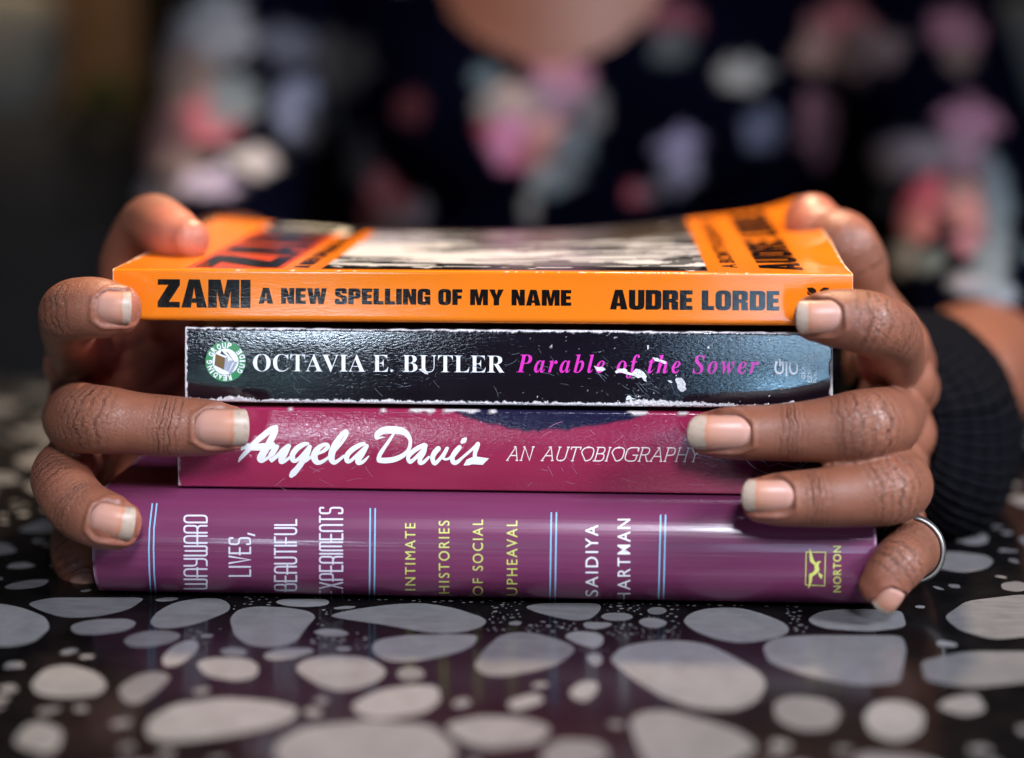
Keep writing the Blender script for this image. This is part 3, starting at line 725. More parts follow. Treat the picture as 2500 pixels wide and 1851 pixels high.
speck2 = sstep(.955, .975, vnoise(X * 1.9, Zz * 1.9, 0, 43)) * sstep(1200, 1400, pxl[:, 0]) * .8
wr = np.maximum(wr, np.maximum(speck, speck2) * onsp)
tone = .62 + .2 * fbm(X * .8, Zz * .8, 0, 44)
col = col * (1 - wr)[:, None] + (wr * tone)[:, None] * np.array([1.0, .93, .95])
print_on(cov, flat, col, wr)
pb.pages(root, M_PAGE)
sh = Sheet()
v, f = text2d(mathstr('OCTAVIA E. BUTLER', 0x1D400), -.0085, 1.0)
sh.add(place(v, (617.8, 906.3), (1232, 910), 41.5, vcap=v[:, 1].max() * .985), f)
M_SNOW = print_mat('white_gloss_print', (.82, .82, .84), .26, spec=.6)
sh.build('author_lettering', pb.surf, M_SNOW, cov, cut_x=60, cut_y=20)
sh = Sheet()
v, f = text2d(mathstr('Parable of the Sower', 0x1D468), -.002, 1.22)
sh.add(place(v, (1262, 909), (1852, 912.5), 45, vcap=v[:, 1].max()), f)
sh.build('title_lettering', pb.surf, print_mat('pink_print', (.70, .012, .44), .26, spec=.6), cov, cut_x=60, cut_y=20)
sh = Sheet(); G = lambda pts: [(1860 + x / 11.155, 840 + y / 11.155) for x, y in pts]
gw = 46 / 11.155
sh.stroke(G(smooth_path([(405, 500), (375, 590), (372, 680), (400, 765), (475, 800), (550, 765), (578, 680), (575, 590), (545, 500)])), gw)
sh.stroke(G([(355, 497), (435, 497)]), gw * .8); sh.stroke(G([(520, 497), (605, 497)]), gw * .8); sh.stroke(G([(495, 405), (495, 605)]), gw)
sh.stroke(G([(667, 480), (667, 880)]), gw)
sh.stroke(G(smooth_path([(785, 500), (760, 590), (760, 690), (795, 775), (870, 808), (940, 765), (962, 680), (955, 590), (930, 530), (885, 492)])), gw); sh.stroke(G([(745, 497), (835, 497)]), gw * .8)
for t, cx, bx, a_, b_, of in (('GRAND', 1072, 1180, 948, 335, .022), ('CENTRAL', 1242, 1348, 1050, 232, .022), ('PUBLISHING', 1407, 1490, 1050, 237, .012)):
    vtext(sh, t, 1860 + cx / 11.155, 1860 + bx / 11.155, 840 + a_ / 11.155, 840 + b_ / 11.155, of, 1.2)
sh.build('publisher_mark', pb.surf, M_SNOW, cov, cut_x=60, cut_y=20)
# round reading-group badge
R_ = lambda pts: [(490 + x / 12.708, 820 + y / 12.708) for x, y in pts]
circ = lambda r, n=48: [(770 + r * math.cos(2 * math.pi * k / n), 800 + r * 1.0 * math.sin(2 * math.pi * k / n)) for k in range(n)]
sh = Sheet(); sh.poly(R_(circ(622)), layer=0)
badge = sh.build('badge', pb.surf, print_mat('green_print', (.035, .24, .085), .3), cov)
sh = Sheet(); sh.poly(R_(circ(405)), layer=2)
sh.build('badge_disc', pb.surf, M_SNOW, badge)
sh = Sheet()
def curved(ch, cx, cy, inward):
    rx, ry = cx - 770, cy - 800; L = math.hypot(rx, ry); up = np.array([rx / L, ry / L]) * (-1 if inward else 1)
    d = np.array([-up[1], up[0]]); h, wd_ = 165, (52 if ch == 'I' else 122)
    b = np.array([cx, cy]) - up * h * .5
    p0, p1 = b - d * wd_ * .5, b + d * wd_ * .5
    v, f = text2d(ch, .045); sh.add(place(v, R_([p0])[0], R_([p1])[0], h / 12.708), f, layer=2)
for ch, x, y in zip('READING', (900, 755, 610, 460, 355, 300, 265), (1300, 1310, 1270, 1210, 1110, 990, 815)): curved(ch, x, y, False)
for ch, x, y in zip('GROUP', (325, 405, 565, 725, 890), (570, 430, 335, 295, 300)): curved(ch, x, y, False)
for ch, x, y in zip('GUIDE', (1210, 1275, 1290, 1280, 1190), (1090, 930, 780, 645, 505)): curved(ch, x, y, True)
sh.build('badge_lettering', pb.surf, M_SNOW, badge)
sh = Sheet(); sh.poly(R_([(465, 555), (760, 680), (725, 1040), (430, 890)]), layer=5)
sh.build('badge_books', pb.surf, print_mat('ochre_print', (.17, .09, .025), .35), badge)
sh = Sheet()
for q in ([(762, 682), (845, 640), (850, 840), (780, 1080), (727, 1042)], [(870, 770), (990, 762), (985, 850), (870, 1110), (790, 1088)], [(1050, 802), (1150, 797), (960, 1175), (862, 1158)]): sh.poly(R_(q), layer=5)
sh.build('badge_spines', pb.surf, print_mat('steel_print', (.33, .36, .47), .35), badge)
sh = Sheet()
for q in ([(650, 455), (722, 545), (830, 636), (612, 560)], [(780, 480), (842, 512), (1034, 790), (992, 852), (1000, 760)], [(428, 892), (724, 1042), (724, 1056), (420, 905)]): sh.poly(R_(q), layer=4)
sh.build('badge_dark_shapes', pb.surf, print_mat('ink_print', (.012, .010, .016), .35), badge)  # dark printed parts of the book icon
# torn paint flakes
K = lambda pts: [(1400 + x / 5.5775, 840 + y / 5.5775) for x, y in pts]
rg = random.Random(8)
def jagged(p, amp):
    out = []; p = [np.array(q, float) for q in p]
    for i in range(len(p)):
        a, b = p[i], p[(i + 1) % len(p)]; L = np.linalg.norm(b - a); k = max(1, int(L / 9)); nn = np.array([-(b - a)[1], (b - a)[0]]) / (L + 1e-9)
        for j in range(k): out.append(a + (b - a) * j / k + nn * (rg.uniform(-amp, amp) if j else 0))
    return out
FL = []
for q in ([(280,295),(330,315),(400,310),(440,345),(400,370),(330,370),(300,340)],
          [(565,375),(610,335),(700,335),(730,350),(735,375),(790,400),(850,335),(900,345),(960,385),(1000,440),(985,465),(1000,515),(960,500),(930,450),(880,465),(820,430),(720,410),(640,385),(580,400)],
          [(1075,180),(1140,190),(1190,215),(1250,230),(1270,260),(1240,275),(1180,240),(1110,230)],
          [(1385,490),(1400,460),(1470,460),(1510,500),(1530,545),(1520,580),(1540,615),(1490,650),(1460,650),(1420,600),(1410,540)],
          [(1280,495),(1330,495),(1350,525),(1320,530)], [(1003,20),(1025,15),(1025,60),(1008,80)], [(1820,40),(1850,25),(1850,55),(1830,60)], [(715,745),(735,705),(770,700),(800,735),(870,752),(720,765)],
          [(1395,420),(1405,425),(1400,437),(1390,432)], [(65,70),(82,60),(84,66)]):
    FL.append(jagged(K(q), .9))
FL.append(jagged([(1022, 902), (1032, 899), (1040, 905), (1046, 914), (1038, 913), (1030, 907)], .6))
fm = NT('torn_paper', rough=.75, spec=.2); fc = fm.coord(); fn_ = fm.noise(fc, 1500, 4, .6)
fm.set('color', fm.ramp(fn_, [(.35, (.55, .54, .56)), (.6, (.84, .83, .84))])); fm.set('normal', fm.bump(fn_, .0004))
for q in FL:
    sh = Sheet(); sh.poly(q, layer=8); sh.build('paint_flake', pb.surf, fm.m, cov, cut_x=60, base=.06)
sh = Sheet()
for _ in range(90):
    x, y = rg.choice([(rg.uniform(1470, 1600), rg.uniform(890, 965)), (rg.uniform(1300, 1800), rg.uniform(850, 965)), (rg.uniform(700, 1250), rg.uniform(840, 960))]); a_ = rg.choice((rg.uniform(.5, 1.1), rg.uniform(-.1, .1))); L = rg.uniform(4, 34); b_ = rg.uniform(-.015, .015)
    pts = [(x + math.cos(a_ + b_ * t) * t, y + math.sin(a_ + b_ * t) * t) for t in np.linspace(0, L, 5)]
    if all(825 < q[1] < 975 for q in pts): sh.stroke(pts, rg.uniform(.35, .8), layer=7)
sh.build('scratches', pb.surf, print_mat('fine_scratch', (.16, .18, .22), .25), cov, cut_x=60)['kind'] = 'stuff'

# ---- orange paperback, top
zb = Book(X_at(274, 720, -1), X_at(2083, 720, -1), Z_at(791, 0), Z_at(663, -.5), -.6, 133, tilt=.0, bow=-.12, rt=.6, rb=1.7)
XR = zb.x1
def zwarp(V):
    V = V.copy(); x, y, z = V[:, 0], V[:, 1], V[:, 2]
    wv = np.clip((z - zb.z0) / (zb.z1 - zb.z0), 0, 1) ** .8
    ty = np.clip(y / 133, 0, 1)
    l = 9.5 * np.clip((x + 10) / (XR + 10), 0, 1) ** 1.7 * ty ** 1.2 + 3.5 * np.clip((-55 - x) / 62, 0, 1) ** 1.5 * ty ** 1.2
    l = l + 2.5 * np.clip((x - XR + 20) / 20, 0, 1) ** 2 * sstep(14, 50, y)
    l = l - 1.2 * np.exp(-((x + 12) / 60) ** 2) * ty ** 1.0
    V[:, 2] = z + l * wv
    return V
zb.warp = zwarp
root = empty('book', (0, 0, 0))
tag(root, 'orange paperback with heavy black spine lettering and a curling front cover, topmost of the stack', 'book', GROUP)
cov, flat, gi, s = zb.cover(root, cover_mat('orange_cover', .10, .11, spec=.45), dx=.42)
pxl = to_px(flat); X, Yv, Zz = flat[:, 0], flat[:, 1], flat[:, 2]
org = np.array([.82, .195, .010])
n = fbm(X * .04, Yv * .04 + Zz * .2, 0, 3)
col = org * (.95 + .1 * n)[:, None]
top = (Zz > zb.z1 - .05) & (Yv > 1.0)
u = X; v_ = Yv
red_reflection = top & (u > -97.5) & (u < -68.5) & (v_ > 3)
col = np.where(red_reflection[:, None], np.array([.60, .060, .008]), col)  # grazing reflection on the orange cover, painted in as deep red
art = top & (u > -57) & (u < 57.5) & (v_ > 3)
wx_ = fbm(u * .035, v_ * .05, 0, 51) * 7; wy_ = fbm(u * .035 + 9, v_ * .05, 0, 52) * 7
sw = fbm(u * .018 + wx_ * .35, v_ * .05 + wy_ * .6, 0, 53, 3)
sw2 = fbm(u * .012 + wx_ * .15, v_ * .11 + wy_ * .35, 0, 54, 3)
line = np.abs(np.sin((v_ * .20 + wy_ * .9 + u * .012)))
W_ = np.array([.82, .78, .76]); K_ = np.array([.008, .007, .007])
k1 = sstep(.515, .528, fbm(u * .013 + wx_ * .03, v_ * .105 + wy_ * .08, 0, 53, 3))
k2 = sstep(.62, .66, line) * sstep(-20, 10, u)
m_ = np.clip(k1 * (1 - .85 * k2) + (1 - k1) * sstep(.93, .97, line) * .8, 0, 1)
bw = m_[:, None] * W_ + (1 - m_)[:, None] * K_
front_k = sstep(22, 16, v_ + 10 * fbm(u * .05, 0 * u, 0, 66)) * sstep(.42, .46, fbm(u * .07, v_ * .22, 0, 67, 3))
bw = bw * (1 - front_k)[:, None] + front_k[:, None] * K_
lil = .4 * sstep(-18, -48, u + (fbm(u * .03, v_ * .04, 0, 57) - .5) * 30) * sstep(55, 80, v_)
bw = bw * (1 - lil)[:, None] + lil[:, None] * np.array([.62, .60, .72])
dk = sstep(2, 20, u + (v_ - 90) * .5) * sstep(70, 95, v_)
arcs = sstep(.06, .03, np.abs(((u - 20) ** 2 + (v_ - 160) ** 2 * .4) ** .5 * .09 % 1 - .5)) * (u < 52) * (v_ > 84) * sstep(.45, .6, fbm(u * .06, v_ * .03, 0, 58))
bw = bw * (1 - dk)[:, None] + dk[:, None] * (np.array([.05, .035, .024]) + arcs[:, None] * .4)
col = np.where(art[:, None], bw, col)
bk = top & (v_ > 121)
col = np.where((bk & (u > -97) & (u < 57.5))[:, None], np.array([.045, .035, .032]), col)
cream = top & (((u + 80) / 17) ** 2 + ((v_ - 116) / 13) ** 2 < 1)
col = np.where(cream[:, None], np.array([.82, .76, .60]), col)
ed = np.minimum(X - zb.x0, zb.x1 - X)
topedge = sstep(.5, .2, np.abs(Zz - zb.z1)) * (Yv < .6) * sstep(.7, .85, vnoise(X * 1.1, 0 * X, 0, 61)) * sstep(.5, .7, vnoise(X * .06, 0 * X, 0, 63)) * .5
wr = np.maximum(sstep(.8, .4, ed + .7 * vnoise(Yv * .5, Zz * .7 + X * .2, 0, 62)), topedge)
col = col * (1 - wr)[:, None] + wr[:, None] * np.array([.85, .70, .55])
print_on(cov, flat, col, wr)
zb.pages(root, M_PAGE)
M_INK = print_mat('black_ink', (.006, .004, .004), .10, crackle=.11, spec=.45)
sh = Sheet(); heavy(sh, 'ZAMI', (385, 750.5), (611.5, 752), 69)
heavy(sh, 'A NEW SPELLING OF MY NAME', (631.5, 741.2), (1394.6, 746.8), 38.6, gap=.06)
sh.build('title_lettering', zb.surf, M_INK, cov, cut_x=60, cut_y=20)
sh = Sheet(); heavy(sh, 'AUDRE LORDE', (1489, 755.4), (1902.5, 758.4), 48, gap=.05)
sh.build('author_lettering', zb.surf, M_INK, cov, cut_x=60, cut_y=20)
sh = Sheet(); V3 = lambda pts: [(1650 + x / 2.95, 440 + y / 2.95) for x, y in pts]
for sgn, cx in ((1, 975), (-1, 1075)):
    T = lambda pts: V3([(cx + sgn * (x - 975), y) for x, y in pts])
    sh.poly(T([(945, 775), (985, 772), (1010, 790), (1013, 818), (985, 822), (955, 805)]), layer=0)
    sh.poly(T([(943, 800), (968, 818), (985, 826), (960, 828), (946, 815)]), layer=1)
    sh.stroke(T([(985, 822), (1015, 850), (1022, 880)]), 2)
sh.build('publisher_mark', zb.surf, M_INK, cov, cut_x=60)
def top_surf(px, py):            # cover plane: (x, y) in millimetres
    q = zwarp(np.stack([px, py, np.full_like(px, zb.z1)], 1)); n = np.zeros_like(q); n[:, 2] = 1; return q, n
sh = Sheet()
# seen from above the letters stand with their tops towards -x and read along +y
def cover_text(sheet, t, xb, cap, y0_, y1_, fn):
    tmp = Sheet(); fn(tmp, t, cap, y1_ - y0_)
    allv = np.concatenate(tmp.v)                     # x along reading direction, y downwards (pixel style)
    out = np.stack([xb + allv[:, 1], y0_ + allv[:, 0]], 1)
    sheet.add(out, tmp.f, layer=0)
hv = lambda sh_, t, cap, L: heavy(sh_, t, (0, 0), (L, 0), cap, .05)
cover_text(sh, 'ZAMI', -70.5, 25, 6, 122, hv)
cover_text(sh, 'A NEW SPELLING OF MY NAME', -61, 4.6, 5, 124, hv)
sh.build('front_title_lettering', top_surf, M_INK, cov, cut_x=6, cut_y=6, base=.12)
sh = Sheet()
cover_text(sh, 'AUDRE LORDE', 85.5, 12.5, 6, 126, hv)
v, f = text2d('A BIOMYTHOGRAPHY BY', .02, 1.05)
q = place(v, (0, 0), (112, 0), 4.6); sh.add(np.stack([66.5 + q[:, 1], 10 + q[:, 0]], 1), f, layer=0)
sh.build('front_author_lettering', top_surf, M_INK, cov, cut_x=6, cut_y=6, base=.12)

# ------------------------------------------------------------------ hands and person
def resample(path, step=1.2):
    """path: list of (x, y, z, r) in mm -> dense Catmull-Rom samples and the parameter of every control point"""
    p = np.array(path, float); out = []; marks = []
    for i in range(len(p) - 1):
        p0, p1, p2, p3 = p[max(i - 1, 0)], p[i], p[i + 1], p[min(i + 2, len(p) - 1)]
        if i == 0: p0 = 2 * p1 - p2
        if i == len(p) - 2: p3 = 2 * p2 - p1
        # centripetal-like tangents keep the bends tight
        n = max(2, int(np.linalg.norm((p2 - p1)[:3]) / step)); marks.append(len(out))
        d1, d0, d2 = np.linalg.norm((p2 - p1)[:3]) + 1e-6, np.linalg.norm((p1 - p0)[:3]) + 1e-6, np.linalg.norm((p3 - p2)[:3]) + 1e-6
        m1 = ((p1 - p0) / d0 * d1 + (p2 - p1) / d1 * d0) / (d0 + d1) * d1
        m2 = ((p2 - p1) / d1 * d2 + (p3 - p2) / d2 * d1) / (d1 + d2) * d1
        for k in range(n):
            t = k / n; t2, t3 = t * t, t * t * t
            out.append((2 * t3 - 3 * t2 + 1) * p1 + (t3 - 2 * t2 + t) * m1 + (-2 * t3 + 3 * t2) * p2 + (t3 - t2) * m2)
    marks.append(len(out)); out.append(p[-1])
    return np.array(out), marks

def tube(path, seg=28, step=1.2, cap0=1.0, cap1=1.0, flat=None):
    """closed round-ended tube; flat=(unit vector, factor) squeezes the section along that direction"""
    S, _ = resample(path, step)
    c, r = S[:, :3], S[:, 3]
    t = np.gradient(c, axis=0); t /= np.linalg.norm(t, axis=1)[:, None]
    ref = np.array([0, 0, 1.0]) if abs(t[0][2]) < .9 else np.array([1.0, 0, 0])
    n = np.cross(t[0], ref); n /= np.linalg.norm(n)
    rings = []
    def ring(cc, nn, bb, rad):
        a = np.linspace(0, 2 * math.pi, seg, endpoint=False)
        v = rad * (np.outer(np.cos(a), nn) + np.outer(np.sin(a), bb))
        if flat is not None:
            d, k = flat; v = v - np.outer(v @ d, d) * (1 - k)
        return cc + v
    N = len(c); frames = []
    for i in range(N):
        n = n - t[i] * (n @ t[i]); n /= np.linalg.norm(n); frames.append((n.copy(), np.cross(t[i], n)))
    for k in range(6, 0, -1):
        a = k / 6 * math.pi / 2 * .985
        rings.append(ring(c[0] - t[0] * r[0] * math.sin(a) * cap0, *frames[0], r[0] * math.cos(a)))
    for i in range(N): rings.append(ring(c[i], *frames[i], r[i]))
    for k in range(1, 7):
        a = k / 6 * math.pi / 2 * .985
        rings.append(ring(c[-1] + t[-1] * r[-1] * math.sin(a) * cap1, *frames[-1], r[-1] * math.cos(a)))
    V = np.concatenate(rings); F = grid_faces(len(rings), seg, False, True)
    F.append(tuple(range(seg))[::-1]); m = (len(rings) - 1) * seg; F.append(tuple(m + i for i in range(seg)))
    return V, F

def remesh(parts, voxel, smooth_it, factor=.5):
    V, F, n = [], [], 0
    for v, f in parts:
        V.append(v); F += [tuple(i + n for i in q) for q in f]; n += len(v)
    o = mesh_obj('tmp', np.concatenate(V), F)
    bm = bmesh.new(); bm.from_mesh(o.data); bmesh.ops.recalc_face_normals(bm, faces=bm.faces[:]); bm.to_mesh(o.data); bm.free()
    md = o.modifiers.new('r', 'REMESH'); md.mode = 'VOXEL'; md.voxel_size = voxel * .001
    ms = o.modifiers.new('s', 'SMOOTH'); ms.factor = factor; ms.iterations = smooth_it
    bpy.context.view_layer.update()
    me = bpy.data.meshes.new_from_object(o.evaluated_get(bpy.context.evaluated_depsgraph_get()))
    nv = len(me.vertices); co = np.zeros(nv * 3, np.float32); me.vertices.foreach_get('co', co)
    nf = len(me.polygons); lt = np.zeros(nf, np.int32); me.polygons.foreach_get('loop_total', lt)
    li = np.zeros(len(me.loops), np.int32); me.loops.foreach_get('vertex_index', li)
    old = o.data; bpy.data.objects.remove(o); bpy.data.meshes.remove(old); bpy.data.meshes.remove(me)
    if (lt == 4).all(): faces = li.reshape(-1, 4)
    else:
        faces = []; k = 0
        for q in lt: faces.append(tuple(li[k:k + q])); k += q
        faces = np.array([f if len(f) == 4 else (f[0], f[1], f[2], f[2]) for f in faces])
    return co.reshape(-1, 3).astype(float) * 1000.0, faces

def vnormals(V, F):
    n = np.cross(V[F[:, 2]] - V[F[:, 0]], V[F[:, 3]] - V[F[:, 1]])
    N = np.zeros_like(V)
    for k in range(4): np.add.at(N, F[:, k], n)
    return N / (np.linalg.norm(N, axis=1)[:, None] + 1e-12)

def pp(px, py, Y, r): q = P(px, py, Y); return (q[0], q[1], q[2], r)

class Finger:
    """path from the tip to the base; dip / pip are control-point indices"""
    def __init__(self, name, path, dip, pip, side, nail=None, tipcap=.8, curl=None):
        self.name, self.path, self.nail, self.tipcap = name, path, nail, tipcap
        S, marks = resample(path, .6)
        self.c, self.r = S[:, :3], S[:, 3]
        self.s = np.concatenate([[0], np.cumsum(np.linalg.norm(np.diff(self.c, axis=0), axis=1))])
        self.sd, self.sp = self.s[marks[dip]], self.s[marks[pip]]
        t = np.gradient(self.c, axis=0); self.t = t / np.linalg.norm(t, axis=1)[:, None]
        t1, t2 = self.t[marks[dip] // 2], self.t[min(marks[pip] + int(12 / .6), len(t) - 1)]
        h = np.cross(t1, t2)
        h = h / (np.linalg.norm(h) + 1e-9)
        if abs(h[2]) < .6: h = np.array([0, 0, 1.0])
        d = np.cross(self.t, h); d /= np.linalg.norm(d, axis=1)[:, None]
        if d[marks[dip] // 2][1] > 0: d = -d
        self.d = d; self.lat = np.cross(self.t, d)

def build_hand(fingers, palm_tubes, voxel=.55):
    parts = [tube([tuple(p) for p in f.path], 30, .9, cap0=f.tipcap) for f in fingers] + palm_tubes
    V, F = remesh(parts, voxel, 7)
    N = vnormals(V, F)
    best = np.full(len(V), 9.0); fc = np.zeros((len(V), 3)); jm = np.zeros((len(V), 3)); own = np.full(len(V), -1)
    for k, f in enumerate(fingers):
        lim = f.c.min(0) - 16, f.c.max(0) + 16
        idx = np.where(((V > lim[0]) & (V < lim[1])).all(1))[0]
        for ch in np.array_split(idx, max(1, len(idx) // 6000)):
            if not len(ch): continue
            D = np.linalg.norm(V[ch][:, None, :] - f.c[None], axis=2)
            q = (D / f.r[None]).argmin(1); dist = D[np.arange(len(ch)), q] / f.r[q]
            ok = dist < best[ch]; c2 = ch[ok]; q = q[ok]; best[c2] = dist[ok]
            rel = V[c2] - f.c[q]
            extra = np.where(q == 0, np.einsum('ij,ij->i', rel, f.t[q]), 0)
            an = np.arctan2(np.einsum('ij,ij->i', rel, f.lat[q]), np.einsum('ij,ij->i', rel, f.d[q]))
            s_ = f.s[q] + extra
            fc[c2] = np.stack([s_, an * f.r[q], np.full(len(q), k * 13.7)], 1)
            dors = np.clip(np.cos(an), 0, 1) * sstep(1.35, 1.1, dist[ok])
            jm[c2] = np.stack([dors, s_ - f.sd, s_ - f.sp], 1); own[c2] = k
    # creases and knuckle bulges as real relief
    disp = np.zeros(len(V)); tint = np.zeros(len(V))
    dors, ds, dp = jm[:, 0], jm[:, 1], jm[:, 2]
    disp += .55 * np.exp(-(dp / 6.5) ** 2) * dors + .28 * np.exp(-(ds / 4.0) ** 2) * (.3 + dors) - .45 * np.exp(-((ds - 11) / 5.5) ** 2) * np.clip(own + 1, 0, 1) * (own < 4) + .20 * (fbm(fc[:, 0] * .13, fc[:, 1] * .13, fc[:, 2], 15, 2) - .5)
    nails = []
    for k, f in enumerate(fingers):
        if not f.nail: continue
        a, b, hw = f.nail['a'], f.nail['b'], f.nail['hw']           # cuticle, free edge (world mm), half width
        L = np.linalg.norm(b - a); u_ = (b - a) / L
        nd = f.nail.get('n', np.array([0, -1.0, 0])); nd = nd - u_ * (nd @ u_); nd /= np.linalg.norm(nd); l_ = np.cross(nd, u_)
        m = (own == k) & (N @ nd > .05)
        rel = V[m] - a; uu, ll = rel @ u_ / L, rel @ l_
        prof = np.where(uu < .3, np.sqrt(np.clip(1 - ((.3 - uu) / .36) ** 2, 0, 1)), 1.0)
        lim = hw * prof
        dist = np.maximum(np.abs(ll) - lim, np.where(uu < 0, -uu * L, -9))
        dist = np.where((uu < 0) & (np.abs(ll) < hw), np.hypot(np.maximum(-uu * L - 0, 0), np.maximum(np.abs(ll) - hw * .6, 0)), dist)
        fold = np.exp(-((dist - .75) / .62) ** 2) * sstep(1.05, .75, uu)
        groove = sstep(.35, -.25, dist) * sstep(-.02, .03, uu) * sstep(1.3, 1.0, uu)
        dd = disp[m]; dd += .42 * fold - .62 * groove; disp[m] = dd
        tt = tint[m]; tt = np.maximum(tt, .55 * np.exp(-((dist - .12) / .28) ** 2) * sstep(1.0, .8, uu)); tint[m] = tt
    V = V + N * disp[:, None]
    return V, F, fc, jm, tint, own, best

def make_nail(f, mat, parent, name='fingernail'):
    a, b, hw = f.nail['a'], f.nail['b'], f.nail['hw']; L = np.linalg.norm(b - a); u_ = (b - a) / L
    nd = f.nail.get('n', np.array([0, -1.0, 0])); nd = nd - u_ * (nd @ u_); nd /= np.linalg.norm(nd); l_ = np.cross(nd, u_)
    Rc = f.nail.get('R', hw * 1.12); nu, nv = 36, 25; V = []; U = []
    free = f.nail.get('free', .72); tip = f.nail.get('tip', .55); drop = f.nail.get('drop', 1.6)
    for i in range(nu):
        for j in range(nv):
            v = -1 + 2 * j / (nv - 1); uu = i / (nu - 1)
            # rounded cuticle and rounded free edge
            e0 = .30 * (1 - math.sqrt(max(0, 1 - (abs(v) * .97) ** 2.4)))
            e1 = tip * .32 * (1 - math.sqrt(max(0, 1 - (abs(v) * .97) ** 2.2)))
            u2 = e0 + uu * (1 - e1 - e0)
            t_ = v * hw * (1.0 - .04 * (1 - u2))
            h = math.sqrt(max(Rc * Rc - t_ * t_, 0)) - Rc
            arch = .45 * (1 - (2 * min(u2, 1) - .9) ** 2) - drop * max(0, u2 - .45) ** 2 * 1.8
            rim = -.30 * (1 - sstep(0, .12, np.array(u2 - e0)))
            V.append(a + u_ * L * u2 + l_ * t_ + nd * (h + arch + float(rim) + f.nail.get('h', 0)))
            U.append((u2, v, 0))
    o = mesh_obj(name, np.array(V), grid_faces(nu, nv), mat, parent)
    set_attr(o, 'nail_uv', np.array(U)); set_attr(o, 'free_edge', np.full(len(V), free))
    md = o.modifiers.new('thickness', 'SOLIDIFY'); md.thickness = .00045; md.offset = -1
    return o

def nail_spec(f_r, cut, tipp, Y, hwpx, free, yaw=0.0, tilt=0.0, drop=1.6, tip=.55, hoff=0.0, Y2=None):
    """cut / tipp: pixel centres of cuticle and free edge; Y the depth of the finger's axis there, f_r its radius"""
    a = P(cut[0], cut[1], Y - f_r); b = P(tipp[0], tipp[1], (Y if Y2 is None else Y2) - f_r)
    return dict(a=a, b=b, hw=hwpx * .118, free=free, n=np.array([yaw, -1.0, tilt]), drop=drop, tip=tip, h=hoff)

# ---- left of the picture: the person's right hand
L_index = Finger('index', [pp(297, 757, -10, 7.2), pp(270, 756, -10.5, 8.3), pp(232, 752, -10.5, 8.9), pp(186, 757, -8, 9.2), pp(174, 785, 6, 9.6), pp(184, 806, 20, 9.9), pp(196, 845, 40, 10.6), (-144, 60, 68, 12.0)], 3, 5, -1)
L_index.nail = nail_spec(8.3, (232, 753), (319, 757), -10.2, 41, .76, yaw=-.12, drop=1.2)
L_middle = Finger('middle', [pp(562, 1046, -8.2, 6.6), pp(530, 1045, -8.6, 7.7), pp(480, 1043, -8.8, 8.3), pp(415, 1041, -9, 8.75), pp(330, 1033, -9.2, 9.35), pp(250, 1025, -8.8, 9.8), pp(204, 1021, -4, 10.0), pp(190, 1018, 10, 10.3), pp(192, 1012, 32, 10.8), (-146, 62, 49, 12.4)], 3, 6, -1)
L_middle.nail = nail_spec(7.9, (474, 1046), (607, 1049), -8.8, 46, .73, tilt=.06, drop=1.5)
L_ring = Finger('ring', [pp(298, 1285, -17, 6.8), pp(280, 1279, -17.3, 7.7), pp(245, 1266, -16.5, 8.2), pp(200, 1243, -13, 8.5), pp(165, 1200, -8, 9.0), pp(156, 1165, 0, 9.4), pp(176, 1140, 16, 9.9), pp(192, 1130, 36, 10.3), (-144, 62, 32, 11.8)], 3, 5, -1)
L_ring.nail = nail_spec(7.9, (218, 1268), (326, 1291), -16.6, 43, .72, yaw=-.08, tilt=.02, drop=1.2)
L_pinky = Finger('pinky', [pp(208, 1420, 15, 5.6), pp(203, 1403, 17, 6.5), pp(191, 1364, 19, 7.2), pp(186, 1330, 27, 7.8), pp(193, 1309, 40, 8.5), (-140, 58, 16, 10.4)], 2, 3, -1)
L_pinky.nail = dict(a=P(199, 1388, 17) + np.array([0, -6.3, 0]), b=P(215, 1442, 14) + np.array([0, -6.4, 0]), hw=4.6, free=.8, n=np.array([-.15, -1, .1]), drop=1.0)
L_thumb = Finger('thumb', [pp(462, 585, 33, 6.8), pp(440, 582, 36, 8.3), pp(408, 565, 44, 9.3), pp(372, 547, 54, 9.7), pp(338, 585, 62, 9.6), pp(318, 660, 70, 10.2), (-128, 92, 72, 13)], 3, 5, -1, tipcap=.85)
Lw = np.array([-136, 135, 51])                       # wrist
L_fing = [L_index, L_middle, L_ring, L_pinky, L_thumb]
def palm(fingers, wrist, sx):
    T = []; mc = [f.path[-1] for f in fingers[:4]]
    hub = wrist + np.array([0, -12, 0])
    ends = [hub + np.array([sx * 0, 0, dz]) for dz in (13, 5, -4, -12)]
    for m, e in zip(mc, ends):
        mid = (np.array(m[:3]) + e) / 2 + np.array([sx * 1.5, 0, 0])
        T.append(tube([m, (*mid, 13.0), (*e, 14.5)], 24, 1.5))
    for k in range(3):
        a, b = np.array(mc[k]), np.array(mc[k + 1]); q = (a + b) / 2; e = (ends[k] + ends[k + 1]) / 2
        q = q + np.array([sx * 1.0, -9, 0, -1.2]); mid = (q[:3] + e) / 2 + np.array([sx * 1.5, 0, 0])
        T.append(tube([tuple(q), (*mid, 13), (*e, 14.5)], 24, 1.5))
    th = np.array(fingers[4].path[-1]); cmc = wrist + np.array([-sx * 2, -22, 16.0])
    T.append(tube([tuple(th), (*((th[:3] + cmc) / 2 + np.array([-sx * 1, 0, 0])), 14.5), (*cmc, 15)], 24, 1.5))
    return T, ends
Lp, Le = palm(L_fing, Lw, -1)
Lfore = tube([(*(Lw + np.array([0, -14, 1])), 24), (*(Lw + np.array([2, 10, 1])), 23), (*(Lw + np.array([-2, 45, 2])), 24.5), (*(Lw + np.array([-6, 80, 1])), 27)], 36, 2.5, cap0=.5, cap1=.3, flat=(np.array([1.0, 0, 0]), .82))
